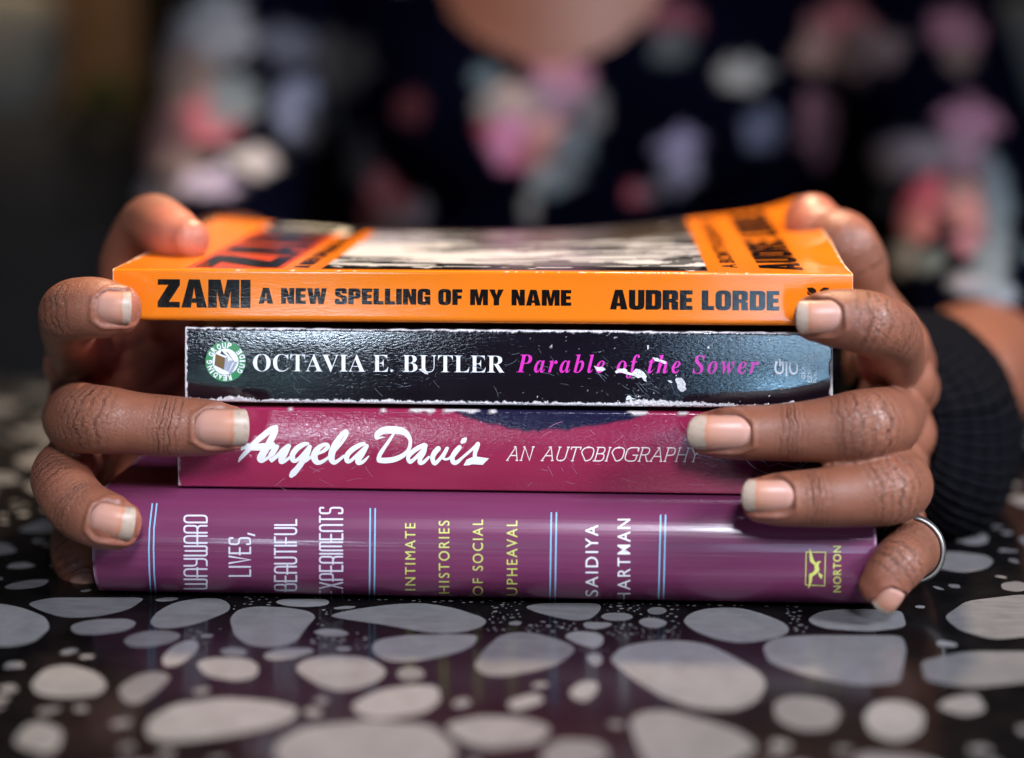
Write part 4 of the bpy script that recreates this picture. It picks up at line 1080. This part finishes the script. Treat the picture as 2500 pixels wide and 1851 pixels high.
# ---- right of the picture: the person's left hand
R_index = Finger('index', [pp(1984, 778, -9.5, 6.6), pp(2010, 777, -10, 7.7), pp(2055, 778, -10.5, 8.5), pp(2110, 787, -10, 9.0), pp(2158, 806, -3, 9.6), pp(2172, 835, 12, 10.0), pp(2172, 872, 34, 10.6), (121, 57, 66, 11.5)], 3, 4, 1)
R_index.nail = nail_spec(8.2, (2058, 776), (1944, 781), -10.2, 41, .74, yaw=.06, drop=1.3)
R_middle = Finger('middle', [pp(1722, 1059, -7.6, 6.0), pp(1752, 1058, -8, 6.9), pp(1800, 1057, -8.4, 7.6), pp(1870, 1056, -8.8, 7.85), pp(1935, 1055, -9, 8.2), pp(2025, 1048, -9.6, 9.6), pp(2105, 1037, -9.4, 9.9), pp(2143, 1032, -3, 9.9), pp(2160, 1030, 12, 10.3), pp(2166, 1022, 34, 10.8), (121, 59, 48, 11.8)], 4, 7, 1)
R_middle.nail = nail_spec(7.7, (1834, 1062), (1677, 1062), -8.5, 43, .72, tilt=-.02, drop=1.6, tip=.8)
R_ring = Finger('ring', [pp(1852, 1221, -15.6, 6.2), pp(1882, 1220, -15.8, 7.0), pp(1930, 1218, -15.6, 7.6), pp(1985, 1216, -15, 7.9), pp(2080, 1208, -14, 9.3), pp(2150, 1195, -11, 10.0), pp(2186, 1188, -3, 9.8), pp(2192, 1180, 12, 10.2), pp(2180, 1165, 34, 10.6), (121, 59, 31, 11.2)], 3, 6, 1)
R_ring.nail = nail_spec(7.5, (1938, 1217), (1811, 1218), -15.5, 40, .74, tilt=-.02, drop=1.5, tip=.7)
R_pinky = Finger('pinky', [pp(2140, 1438, -14, 5.6), pp(2154, 1422, -14, 6.4), pp(2186, 1385, -12, 7.2), pp(2216, 1352, -3, 7.9), pp(2224, 1338, 12, 8.4), pp(2206, 1325, 32, 8.8), (119, 55, 15, 10)], 2, 3, 1)
R_pinky.nail = dict(a=P(2188, 1428, -14) + np.array([0, -6.0, 0]), b=P(2150, 1486, -14) + np.array([0, -5.2, 0]), hw=3.9, free=.8, n=np.array([.3, -1, -.25]), drop=1.0)
R_thumb = Finger('thumb', [pp(1980, 530, 86, 9.0), pp(1994, 562, 82, 11.2), pp(2022, 590, 77, 11.4), pp(2060, 592, 72, 10.6), pp(2084, 632, 72, 10.2), pp(2096, 700, 78, 10.4), (124, 90, 64, 12)], 2, 4, 1, tipcap=.8)
Rw = np.array([127, 108, 30])
R_fing = [R_index, R_middle, R_ring, R_pinky, R_thumb]
Rp, Re = palm(R_fing, Rw, 1)
Rfore = tube([(*(Rw + np.array([-4, -14, 2])), 24), (*(Rw + np.array([2, 8, 0])), 23), (*(Rw + np.array([18, 45, 1])), 24), (*(Rw + np.array([36, 90, 1])), 26)], 36, 2.5, cap0=.5, cap1=.3, flat=(np.array([.93, 0, .37]), .80))

for f_, k_ in ((R_middle, 8.5), (R_ring, 8.0), (L_middle, 5.0), (L_ring, 3.0)): f_.sp -= k_
LV, LF, Lfc, Ljm, Ltint, Lown, Lbest = build_hand(L_fing, Lp + [Lfore])
RV, RF, Rfc, Rjm, Rtint, Rown, Rbest = build_hand(R_fing, Rp + [Rfore])

# ---- body: upper body, upper arms and forearms
def ell_tube(path, seg=48):      # (x, y, z, rx, ry): horizontal ellipse sections
    p = np.array(path, float); q = []
    S = np.stack([np.interp(np.linspace(0, len(p) - 1, 60), np.arange(len(p)), p[:, k]) for k in range(5)], 1)
    for k in range(5): S[1:-1, k] = (S[:-2, k] + 2 * S[1:-1, k] + S[2:, k]) / 4
    a = np.linspace(0, 2 * math.pi, seg, endpoint=False)
    V = np.concatenate([np.stack([s[0] + s[3] * np.cos(a), s[1] + s[4] * np.sin(a), np.full(seg, s[2])], 1) for s in S])
    F = grid_faces(60, seg, False, True); F.append(tuple(range(seg))[::-1]); m = 59 * seg; F.append(tuple(m + i for i in range(seg)))
    return V, F
TX = 12
def body_parts(g):               # g: how far the cloth stands off the skin
    torso = ell_tube([(TX, 560, -160, 150 + g, 108 + g), (TX, 560, -40, 142 + g, 104 + g), (TX, 560, 60, 150 + g, 112 + g), (TX, 556, 150, 160 + g, 116 + g), (TX, 560, 230, 168 + g, 108 + g), (TX, 566, 300, 172 + g, 92 + g), (TX, 572, 345, 120 + g, 70 + g), (TX, 574, 372, 66 + g, 58 + g)])
    bl = tube([(TX - 62, 505, 150, 58 + g), (TX - 60, 490, 128, 58 + g)], 30, 4); br = tube([(TX + 62, 505, 150, 58 + g), (TX + 60, 490, 128, 58 + g)], 30, 4)
    ua = tube([(TX - 172, 560, 300, 48 + g), (TX - 194, 530, 200, 46 + g), (TX - 202, 470, 110, 44 + g), (TX - 190, 395, 62, 40 + g), (TX - 164, 310, 52, 32 + g)], 36, 5)
    ub = tube([(TX + 168, 560, 300, 48 + g), (TX + 200, 530, 200, 46 + g), (TX + 214, 470, 110, 43 + g), (TX + 210, 395, 58, 39 + g), (TX + 196, 320, 42, 34 + g), (TX + 180, 235, 33, 29 + g)], 36, 5)
    return [torso, bl, br, ua, ub]
neck = tube([(TX, 574, 330, 56), (TX, 572, 400, 50), (TX, 566, 450, 50)], 36, 5)
fl = tube([(TX - 190, 395, 62, 38), (-152, 300, 53, 31), (-138, 205, 54, 25)], 36, 5)
fr = tube([(TX + 196, 320, 42, 33), (TX + 180, 235, 33, 29), (170, 185, 30, 26)], 36, 5)
BV, BF = remesh(body_parts(0) + [neck, fl, fr], 5.0, 6)

nL, nR = len(LV), len(RV)
V = np.concatenate([LV, RV, BV]); Fall = np.concatenate([LF, RF + nL, BF + nL + nR])

sk = NT('skin', rough=.46, spec=.5, sss=.10, sssr=(1.0, .35, .18), ssss=.003)
c = sk.coord()
fcv = sk.attr('finger_coord', 'Vector'); jmv = sk.attr('joint_mask', 'Vector'); tin = sk.attr('crease', 'Fac'); pal = sk.attr('palmar', 'Fac')
sx = sk.n('ShaderNodeSeparateXYZ', {0: jmv}).outputs
mot = sk.noise(c, 160, 4, .6); mot2 = sk.noise(c, 45, 3, .5)
base = sk.mix(mot, (.180, .067, .037), (.290, .113, .065))
base = sk.mix(sk.math('MULTIPLY', mot2, .55), base, (.26, .084, .049))
base = sk.mix(sk.math('MULTIPLY', pal, .85), base, (.46, .140, .085))
# fine wrinkles over the joints
gd = sk.math('POWER', 2.718, sk.math('MULTIPLY', sk.math('POWER', sk.math('DIVIDE', sx[1], 4.6), 2.0), -1.0))
gp = sk.math('POWER', 2.718, sk.math('MULTIPLY', sk.math('POWER', sk.math('DIVIDE', sk.math('ADD', sx[2], 2.5), 7.0), 2.0), -1.0))
jz = sk.math('MULTIPLY', sk.math('MAXIMUM', gd, gp), sx[0], clamp=True)
vw = sk.n('ShaderNodeTexVoronoi', {'Vector': sk.mapping(fcv, (1.15, .42, 1.0)), 'Scale': 1.0}, feature='DISTANCE_TO_EDGE').outputs['Distance']
lines = sk.ramp(vw, [(.0, 1.0), (.075, .0)])
cz = sk.n('ShaderNodeSeparateXYZ', {0: fcv}).outputs
wob = sk.math('MULTIPLY_ADD', sk.noise(sk.mapping(fcv, (.02, .16, 1.0)), 1.0, 3, .55), 3.4, -1.7)
def creases(rel, offs, wd_):
    q = sk.math('DIVIDE', sk.math('ADD', sk.math('ADD', rel, wob), 9.0), 18.0, clamp=True)
    st = [(0.0, 0.0)]
    for o_, a_ in offs:
        p_ = (o_ + 9) / 18; st += [(p_ - wd_, 0.0), (p_, a_), (p_ + wd_ * 1.2, 0.0)]
    return sk.ramp(q, st[:32])
gap = sk.ramp(sk.noise(sk.mapping(fcv, (.25, .30, 1.0)), 1.0, 2), [(.34, .42), (.54, 1.0)])
cd_ = creases(sx[1], [(-3.4, .45), (-1.3, .9), (.1, .6), (1.6, .85), (3.2, .35), (5.0, .25)], .024)
cp_ = creases(sx[2], [(-7.6, .3), (-6.0, .7), (-4.2, .5), (-2.6, 1.0), (-1.0, .6), (.8, .9), (2.4, .5), (4.4, .4), (6.2, .3)], .023)
tin2 = sk.math('MULTIPLY', sk.math('MULTIPLY', sk.math('MAXIMUM', cd_, cp_), gap), sk.ramp(sx[0], [(.15, 0.0), (.6, 1.0)]), clamp=True)
vf = sk.n('ShaderNodeTexVoronoi', {'Vector': sk.mapping(fcv, (1.5, 1.1, 1.0)), 'Scale': 1.0}, feature='DISTANCE_TO_EDGE').outputs['Distance']
finel = sk.ramp(vf, [(.0, 1.0), (.12, .0)])
lm = sk.math('MULTIPLY', lines, jz, clamp=True)
dark = sk.math('MAXIMUM', sk.math('MAXIMUM', sk.math('MULTIPLY', tin, .5), sk.math('MULTIPLY', tin2, .80)), sk.math('MULTIPLY', lm, .26), clamp=True)
base = sk.mix(dark, base, (.045, .013, .007))
sk.set('color', base)
pore = sk.n('ShaderNodeTexVoronoi', {'Vector': c, 'Scale': 1900}, feature='F1').outputs['Distance']
h = sk.math('ADD', sk.math('ADD', sk.math('MULTIPLY', lm, -.5), sk.math('MULTIPLY', tin2, -1.0)), sk.math('MULTIPLY', pore, .14))
h = sk.math('ADD', h, sk.math('MULTIPLY', sk.math('MULTIPLY', finel, sx[0]), -.14))
h = sk.math('ADD', h, sk.math('MULTIPLY', sk.noise(c, 900, 3), .13))
sk.set('normal', sk.bump(h, .00038, .9))
sk.set('rough', sk.math('MULTIPLY_ADD', mot, .16, .31))

me = bpy.data.meshes.new('person')
me.vertices.add(len(V)); me.vertices.foreach_set('co', (V * .001).astype(np.float32).ravel())
me.loops.add(4 * len(Fall)); me.loops.foreach_set('vertex_index', Fall.astype(np.int32).ravel())
me.polygons.add(len(Fall)); me.polygons.foreach_set('loop_start', np.arange(0, 4 * len(Fall), 4, dtype=np.int32))
me.polygons.foreach_set('use_smooth', [True] * len(Fall)); me.update(calc_edges=True); me.validate()
me.materials.append(sk.m)
person = bpy.data.objects.new('person', me); COL.objects.link(person)
tag(person, 'person in a dark floral blouse gripping the stack of books with both hands', 'person')
nB = len(BV)
set_attr(person, 'finger_coord', np.concatenate([Lfc, Rfc, np.full((nB, 3), 500.0)]))
set_attr(person, 'joint_mask', np.concatenate([Ljm, Rjm, np.tile([0, 90, 90], (nB, 1))]))
set_attr(person, 'crease', np.concatenate([Ltint, Rtint, np.zeros(nB)]))
def palmar(fc, jm, own, best, fingers, V):
    an = np.zeros(len(V)); tipm = np.zeros(len(V))
    for k, f in enumerate(fingers):
        m = own == k
        r = np.interp(fc[m, 0], f.s, f.r); a = np.cos(fc[m, 1] / np.maximum(r, 1))
        an[m] = sstep(.05, -.65, a) * sstep(1.5, 1.1, best[m])
        tipm[m] = (.45 if k != 4 else 1.0) * sstep(9 if k != 4 else 24, -2 if k != 4 else 8, fc[m, 0]) * sstep(1.4, 1.1, best[m])
    return np.clip(np.maximum(an, tipm), 0, 1)
set_attr(person, 'palmar', np.concatenate([palmar(Lfc, Ljm, Lown, Lbest, L_fing, LV), palmar(Rfc, Rjm, Rown, Rbest, R_fing, RV), np.zeros(nB)]))

nm = NT('nail_plate', rough=.34, spec=.42, sss=.12, sssr=(1.0, .4, .25), ssss=.0015)
nuv = nm.attr('nail_uv', 'Vector'); fe = nm.attr('free_edge', 'Fac'); ns = nm.n('ShaderNodeSeparateXYZ', {0: nuv}).outputs
c = nm.coord()
edge = nm.math('ADD', nm.math('SUBTRACT', ns[0], fe), nm.math('MULTIPLY', nm.math('POWER', nm.math('ABSOLUTE', ns[1]), 2.0), .045))
edge = nm.math('ADD', edge, nm.math('MULTIPLY_ADD', nm.noise(c, 420, 2), .10, -.05))
fr_ = nm.ramp(nm.math('MULTIPLY_ADD', edge, 6.0, .5, clamp=True), [(.38, 0.0), (.60, 1.0)])
bed = nm.mix(nm.ramp(ns[0], [(.0, 0.0), (.62, 1.0)]), (.49, .262, .212), (.53, .252, .172))
bed = nm.mix(nm.ramp(nm.math('MULTIPLY_ADD', edge, 6.0, .5, clamp=True), [(.0, 0.0), (.44, 1.0)]), bed, (.52, .19, .10))
dirt = nm.noise(nm.mapping(nuv, (9, 3, 1)), 1, 4, .6)
fcol = nm.mix(nm.ramp(dirt, [(.5, 0.0), (.85, .8)]), (.47, .355, .275), (.22, .155, .11))
col = nm.mix(fr_, bed, fcol)
col = nm.mix(nm.ramp(nm.math('ABSOLUTE', ns[1]), [(.86, 0.0), (1.0, .6)]), col, (.30, .12, .07))
nm.set('color', col)
ridge = nm.noise(nm.mapping(nuv, (.7, 22, 1)), 1, 2)
nm.set('normal', nm.bump(ridge, .00006, .6))
for f in L_fing + R_fing:
    if f.nail: make_nail(f, nm.m, person)

# ---- finger ring on the little finger
qi = int(np.argmin(np.abs(R_pinky.c[:, 1] - 9) + 99 * (R_pinky.s < R_pinky.sp * .8))); rc = R_pinky.c[qi]; ax = R_pinky.t[qi]
e1 = np.cross(ax, [0, 0, 1]); e1 /= np.linalg.norm(e1); e2 = np.cross(e1, ax)
V = []; nU, nW = 64, 14
for i in range(nU):
    a = 2 * math.pi * i / nU; d = e1 * math.cos(a) + e2 * math.sin(a)
    for j in range(nW):
        b = 2 * math.pi * j / nW
        V.append(rc + d * (9.0 + 1.0 * math.cos(b)) + ax * 3.3 * math.copysign(abs(math.sin(b)) ** .7, math.sin(b)))
rm = NT('silver', color=(.30, .295, .28), rough=.42, metal=1.0)
mesh_obj('finger_ring', np.array(V), grid_faces(nU, nW, True, True), rm.m, person)

# ---- knitted band round the wrist on the right of the picture
km = NT('black_knit', rough=.95, spec=.04)
kc = km.attr('knit', 'Vector')
kx = km.n('ShaderNodeSeparateXYZ', {0: kc}).outputs
rib = km.math('SINE', km.math('ADD', km.math('MULTIPLY', kx[0], 92.0), km.math('MULTIPLY', km.noise(km.coord(), 140, 3), 5.0)))
st_ = km.math('SINE', km.math('ADD', km.math('MULTIPLY', kx[1], 95.0), km.math('MULTIPLY', km.math('ABSOLUTE', rib), 2.0)))
hh = km.math('ADD', rib, km.math('MULTIPLY', st_, .5))
km.set('color', km.ramp(km.math('MULTIPLY_ADD', hh, .3, .5), [(.1, (.0015, .0015, .002)), (.9, (.0065, .0065, .009))]))
km.set('normal', km.bump(hh, .0004, .8))
A0 = P(2262, 1030, 70); A1 = P(2425, 1105, 128)
path = [(121, 64, 38, 20), (126, 70, 36, 28), (131, 78, 34, 34), (135, 92, 32, 37.5), (141, 108, 31.5, 37.5), (149, 130, 31, 35.5)]
S, _ = resample(path, 1.5); cc, rr_ = S[:, :3], S[:, 3]; t = np.gradient(cc, axis=0); t /= np.linalg.norm(t, axis=1)[:, None]
V = []; K2 = []; seg = 230; SGN = 1.0
for i in range(len(cc)):
    n1 = np.cross(t[i], [0, 0, 1]); n1 /= np.linalg.norm(n1); n2 = np.cross(n1, t[i])
    for j in range(seg):
        a = 2 * math.pi * j / seg
        rad = rr_[i] * (1 + .012 * math.sin(a * 5 + i * .1)) + .30 * math.sin(a * 92 / 2) + .6 * math.sin(a * 7 + i * .35) * math.sin(i * .5)
        c1, s1 = math.cos(a) * rad * .80, math.sin(a) * rad * 1.02; tl = math.radians(22)
        q = cc[i] + n1 * (c1 * math.cos(tl) - s1 * math.sin(tl) * SGN) + n2 * (s1 * math.cos(tl) + c1 * math.sin(tl) * SGN)
        q[2] = max(q[2], 1.2 + .4 * math.sin(a * 30))
        V.append(q); K2.append((a, i * .022, 0))
o = mesh_obj('wristband', np.array(V), grid_faces(len(cc), seg, False, True), km.m, person); set_attr(o, 'knit', np.array(K2))
md = o.modifiers.new('cloth', 'SOLIDIFY'); md.thickness = .0022; md.offset = 0

# ---- floral blouse
GV, GF = remesh(body_parts(5), 3.6, 8)
gp_ = to_px(GV)
front = GV[:, 1] < 560
folds = fbm(GV[:, 0] * .02, GV[:, 2] * .012, GV[:, 1] * .01, 71, 3)
GN = vnormals(GV, GF); GV = GV + GN * ((folds - .5) * 9 * sstep(-200, 0, GV[:, 2]))[:, None]
# neckline and sleeve ends are cut away
nx, nz = GV[:, 0], GV[:, 2]
vz = P(1310, 150, 440)[2]; hwid = np.interp(nz, [vz - 2, vz + 5, vz + 14, vz + 30, vz + 60, vz + 140], [0, 22, 40, 57, 70, 82])
cut = (np.abs(nx - TX + 14) < hwid) & (nz > vz - 2) & (GV[:, 1] < 570)
cut |= (nz > 362)
armL = np.array([TX - 164, 310, 52]); armR = np.array([TX + 180, 235, 33])
dL = np.array([.1, -.98, -.1]); dR = np.array([-.18, -.98, -.1])
cut |= ((GV - armL) @ (dL / np.linalg.norm(dL)) > 2) & (np.linalg.norm(GV - armL, axis=1) < 75)
cut |= ((GV - armR) @ (dR / np.linalg.norm(dR)) > 20) & (np.linalg.norm(GV - armR, axis=1) < 75)
keepf = ~cut[GF].any(1)
used = np.unique(GF[keepf]); mp = -np.ones(len(GV), int); mp[used] = np.arange(len(used))
GV2, GF2 = GV[used], mp[GF[keepf]]
px = to_px(GV2)
col = np.tile(np.array([.0011, .0013, .0048]), (len(GV2), 1))
col *= (.75 + .5 * fbm(GV2[:, 0] * .01, GV2[:, 2] * .01, 0, 72))[:, None]
blobs = [(350,330,60,60,.09,.05,.05),(390,110,70,70,.07,.07,.08),(340,470,40,30,.10,.10,.13),(400,480,46,30,.12,.09,.10),(520,75,105,85,.16,.16,.18),(455,200,70,100,.14,.09,.075),(505,290,75,62,.36,.060,.085),(565,245,62,66,.10,.12,.13),(400,330,75,70,.10,.045,.05),(450,400,70,40,.14,.09,.08),(500,440,62,36,.26,.21,.30),
 (620,395,66,30,.30,.26,.26),(540,460,40,25,.20,.16,.26),(700,105,70,55,.055,.058,.085),(725,255,52,82,.10,.11,.18),(835,150,85,75,.035,.032,.032),(780,330,50,70,.03,.03,.036),(1000,270,46,46,.07,.012,.018),(880,400,40,70,.03,.027,.03),
 (935,455,42,50,.26,.055,.075),(985,490,26,26,.30,.03,.05),(960,535,60,34,.15,.085,.085),(1025,515,20,50,.15,.13,.15),(910,520,30,30,.12,.02,.02),
 (1370,195,75,55,.34,.11,.17),(1335,240,80,40,.25,.13,.18),(1250,250,68,42,.26,.17,.145),(1200,265,40,40,.14,.12,.11),(1240,345,62,55,.42,.10,.21),(1285,390,40,30,.34,.05,.11),(1330,320,42,38,.48,.19,.16),(1320,370,40,34,.30,.08,.05),
 (1190,312,22,22,.26,.015,.03),(1400,350,52,52,.09,.115,.13),(1380,410,40,40,.09,.095,.11),(1322,430,26,40,.22,.21,.20),(1350,455,34,24,.09,.13,.14),(1296,498,15,26,.20,.19,.17),(1296,545,12,22,.10,.08,.08),(1440,265,34,50,.11,.10,.10),(1185,190,40,32,.05,.08,.10),
 (1650,45,55,60,.11,.022,.036),(1640,110,55,50,.035,.045,.05),(1815,180,62,52,.17,.165,.155),(1860,315,46,62,.065,.07,.12),(1660,360,60,40,.18,.15,.27),(1660,425,45,45,.17,.16,.25),(1555,475,28,20,.28,.03,.055),(1592,470,34,16,.10,.10,.12),
 (2060,75,80,80,.18,.05,.055),(2075,65,55,48,.34,.055,.075),(2115,120,95,66,.12,.075,.075),(2010,130,60,60,.18,.09,.07),(2000,310,52,80,.15,.055,.08),(2330,75,62,58,.17,.055,.085),(2340,150,40,40,.10,.06,.05),(2365,310,72,62,.25,.085,.15),(2360,370,50,60,.18,.09,.13),(2220,375,92,50,.16,.13,.16),
 (2160,410,40,40,.15,.11,.11),(2262,480,50,54,.48,.045,.085),(2235,545,46,44,.42,.11,.11),(2345,470,52,50,.30,.14,.12),(2365,520,50,44,.40,.13,.12),(2370,590,42,36,.26,.08,.11),(2435,500,36,120,.10,.13,.15),(2200,630,40,34,.22,.21,.20),(2270,640,40,28,.10,.13,.14),(2420,640,46,60,.10,.13,.15),(2355,690,44,30,.15,.15,.19),(2440,720,50,40,.11,.13,.16),(2130,500,50,26,.09,.11,.12)]
for k, (bx, by, rx, ry, r_, g_, b_) in enumerate(blobs):
    m = np.where((np.abs(px[:, 0] - bx) < rx * 1.7) & (np.abs(px[:, 1] - by) < ry * 1.7) & (GV2[:, 1] < 575))[0]
    if not len(m): continue
    wxx = (fbm(px[m, 0] * .022, px[m, 1] * .022, 0, 200 + k, 3) - .5) * .95 * rx; wyy = (fbm(px[m, 0] * .022, px[m, 1] * .022, 0, 300 + k, 3) - .5) * .95 * ry
    dx, dy = (px[m, 0] - bx + wxx) / rx, (px[m, 1] - by + wyy) / ry; an = np.arctan2(dy, dx)
    rad = np.hypot(dx, dy) * (1 + .10 * np.sin(an * 5 + k) + .07 * np.sin(an * 9 + 2 * k))
    a_ = sstep(1.12, .80, rad) * .95
    pet = .82 + .36 * vnoise(an * 2.2 + k, rad * 2.5, 0, 5 + k)
    col[m] = col[m] * (1 - a_)[:, None] + a_[:, None] * (np.array([r_, g_, b_]) * .72 + .28 * (r_ + g_ + b_) / 3) * 1.45 * pet[:, None]
# the print carries on where the photograph does not show it
dist_ = np.ones(len(GV2))
rg = np.random.RandomState(5)
for k in range(90):
    i = rg.randint(len(GV2)); cpt = GV2[i]
    if 0 < px[i, 0] < 2500 and px[i, 1] > -20 and cpt[1] < 575: continue
    d = np.linalg.norm(GV2 - cpt, axis=1); R0 = rg.uniform(9, 20); vis = (px[:, 1] > -10) & (GV2[:, 1] < 575) & (px[:, 0] > 0) & (px[:, 0] < 2500)
    a_ = sstep(1.05, .85, d / R0 * (1 + .25 * vnoise(GV2[:, 0] * .1, GV2[:, 2] * .1, GV2[:, 1] * .1, k))) * (~vis)
    col = col * (1 - a_)[:, None] + a_[:, None] * np.array([[.38, .09, .12], [.16, .17, .2], [.3, .13, .18], [.1, .14, .15]][rg.randint(4)])
bl = NT('floral_cloth', rough=.9, spec=.0)
bl.set('color', bl.attr('print_color'))
cc_ = bl.coord(); bl.set('normal', bl.bump(bl.noise(cc_, 900, 2), .0003, .5))
o = mesh_obj('blouse', GV2, GF2, bl.m, person)
c4 = np.ones((len(col), 4)); c4[:, :3] = col; set_attr(o, 'print_color', c4)
md = o.modifiers.new('cloth', 'SOLIDIFY'); md.thickness = .0012; md.offset = -1

# ------------------------------------------------------------------ what is left of the room behind
def plain_box(name, x0, x1, y0, y1, z0, z1, mat, bev=.004):
    bm = bmesh.new(); bmesh.ops.create_cube(bm, size=1)
    for v in bm.verts: v.co = (x0 if v.co.x < 0 else x1, y0 if v.co.y < 0 else y1, z0 if v.co.z < 0 else z1)
    bmesh.ops.bevel(bm, geom=bm.edges[:], offset=bev, segments=2, affect='EDGES')
    me = bpy.data.meshes.new(name); bm.to_mesh(me); bm.free(); me.materials.append(mat)
    o = bpy.data.objects.new(name, me); COL.objects.link(o); return o
wm = NT('dark_wall_paint', rough=.95, spec=.0); wc = wm.coord()
wm.set('color', wm.ramp(wm.noise(wc, 1.2, 2), [(.3, (.0015, .0015, .002)), (.7, (.003, .003, .003))]))
wl_ = plain_box('backdrop_wall', -2.6, 2.6, 2.3, 2.4, -.8, 2.2, wm.m); wl_['kind'] = 'structure'

def blob_obj(name, c, rx, ry, rz, mat, e=2.6, n=28, wob=0.0, parent=None):
    V = []
    for i in range(n + 1):
        u = -math.pi / 2 + math.pi * i / n
        for j in range(2 * n):
            v = math.pi * j / n; sg = lambda a, k=2 / e: math.copysign(abs(a) ** k, a)
            V.append((c[0] + rx * sg(math.cos(u)) * sg(math.cos(v)), c[1] + ry * sg(math.cos(u)) * sg(math.sin(v)), c[2] + rz * sg(math.sin(u))))
    V = np.array(V)
    if wob: V = c + (V - c) * (1 + wob * (fbm(V[:, 0] * .03, V[:, 2] * .03, V[:, 1] * .03, 3, 3) - .5))[:, None]
    return mesh_obj(name, V, grid_faces(n + 1, 2 * n, False, True), mat, parent)
def cloth_mat(name, a, b, sc_=40):
    m = NT(name, rough=.95, spec=.02); c = m.coord(); m.set('color', m.ramp(m.noise(c, sc_, 3), [(.3, a), (.7, b)])); return m.m
mc = cloth_mat('pale_cushion_cloth', (.34, .30, .24), (.42, .37, .30))
o = blob_obj('cushion', P(15, 120, 1250), 62, 45, 72, mc, 3, wob=.1); tag(o, 'pale beige cushion, a soft blur at the left edge of the dark background', 'cushion')
mc = cloth_mat('grey_cushion_cloth', (.24, .24, .25), (.30, .30, .31))
o = blob_obj('cushion', P(2510, 130, 1250), 50, 45, 62, mc, 3, wob=.1); tag(o, 'grey cushion, a soft blur at the right edge of the dark background', 'cushion')
wd = NT('brown_wood', rough=.5); wc = wd.coord(); wd.set('color', wd.ramp(wd.noise(wd.mapping(wc, (30, 30, 2)), 1, 4), [(.3, (.16, .080, .034)), (.7, (.26, .14, .06))]))
a_, b_ = P(135, -120, 1500) * .001, P(345, 235, 1500) * .001
root = empty('cabinet', ((a_[0] + b_[0]) / 2, 1.6, -.5)); tag(root, 'brown wooden cabinet blurred behind the person on the left', 'cabinet')
def child_box(name, *a, **k):
    o = plain_box(name, *a, **k); o.parent = root; o.matrix_parent_inverse = root.matrix_basis.inverted(); return o
child_box('carcass', a_[0], b_[0], 1.5, 1.9, -.5, a_[2], wd.m)
child_box('door', a_[0] + .006, (a_[0] + b_[0]) / 2 - .001, 1.488, 1.499, -.45, a_[2] - .02, wd.m, bev=.002)
child_box('door', (a_[0] + b_[0]) / 2 + .001, b_[0] - .006, 1.488, 1.499, -.45, a_[2] - .02, wd.m, bev=.002)
root = empty('potted_plant', tuple(P(250, 300, 1300) * .001)); tag(root, 'olive green potted plant blurred beside the floral sleeve on the left', 'plant')
pm = cloth_mat('clay', (.05, .035, .03), (.07, .05, .04)); o = blob_obj('pot', P(250, 350, 1300), 40, 40, 34, pm, 4); o.parent = root; o.matrix_parent_inverse = Matrix.Translation(root.location).inverted()
lm_ = cloth_mat('leaf_green', (.12, .14, .05), (.20, .22, .08), 60)
rg = random.Random(3); V, F = [], []; cb = P(250, 235, 1300)
for k in range(150):
    th, ph = rg.uniform(0, 2 * math.pi), rg.uniform(-.3, 1.4); d = np.array([math.cos(th) * math.cos(ph), math.sin(th) * math.cos(ph), math.sin(ph)]); L = rg.uniform(25, 62)
    b0 = cb + np.array([0, 0, -22]) + d * L * .45; s_ = np.cross(d, [0, 0, 1]); s_ = s_ / (np.linalg.norm(s_) + 1e-6) * rg.uniform(5, 9); n0 = len(V)
    V += [b0, b0 + d * 14 + s_, b0 + d * 30 + np.array([0, 0, -3]), b0 + d * 14 - s_]; F.append((n0, n0 + 1, n0 + 2, n0 + 3))
o = mesh_obj('foliage', np.array(V), F, lm_, root); o.matrix_parent_inverse = Matrix.Translation(root.location).inverted()
sm = cloth_mat('charcoal_cloth', (.03, .03, .034), (.045, .045, .048))
a_, b_ = P(-500, 260, 1400), P(330, 440, 1400)
root = blob_obj('sofa', np.array([(a_[0] + b_[0]) / 2, 1620, a_[2] - 330]), (b_[0] - a_[0]) / 2, 220, 330, sm, 5)
tag(root, 'dark grey sofa, almost lost in the blur behind the table on the left', 'sofa')
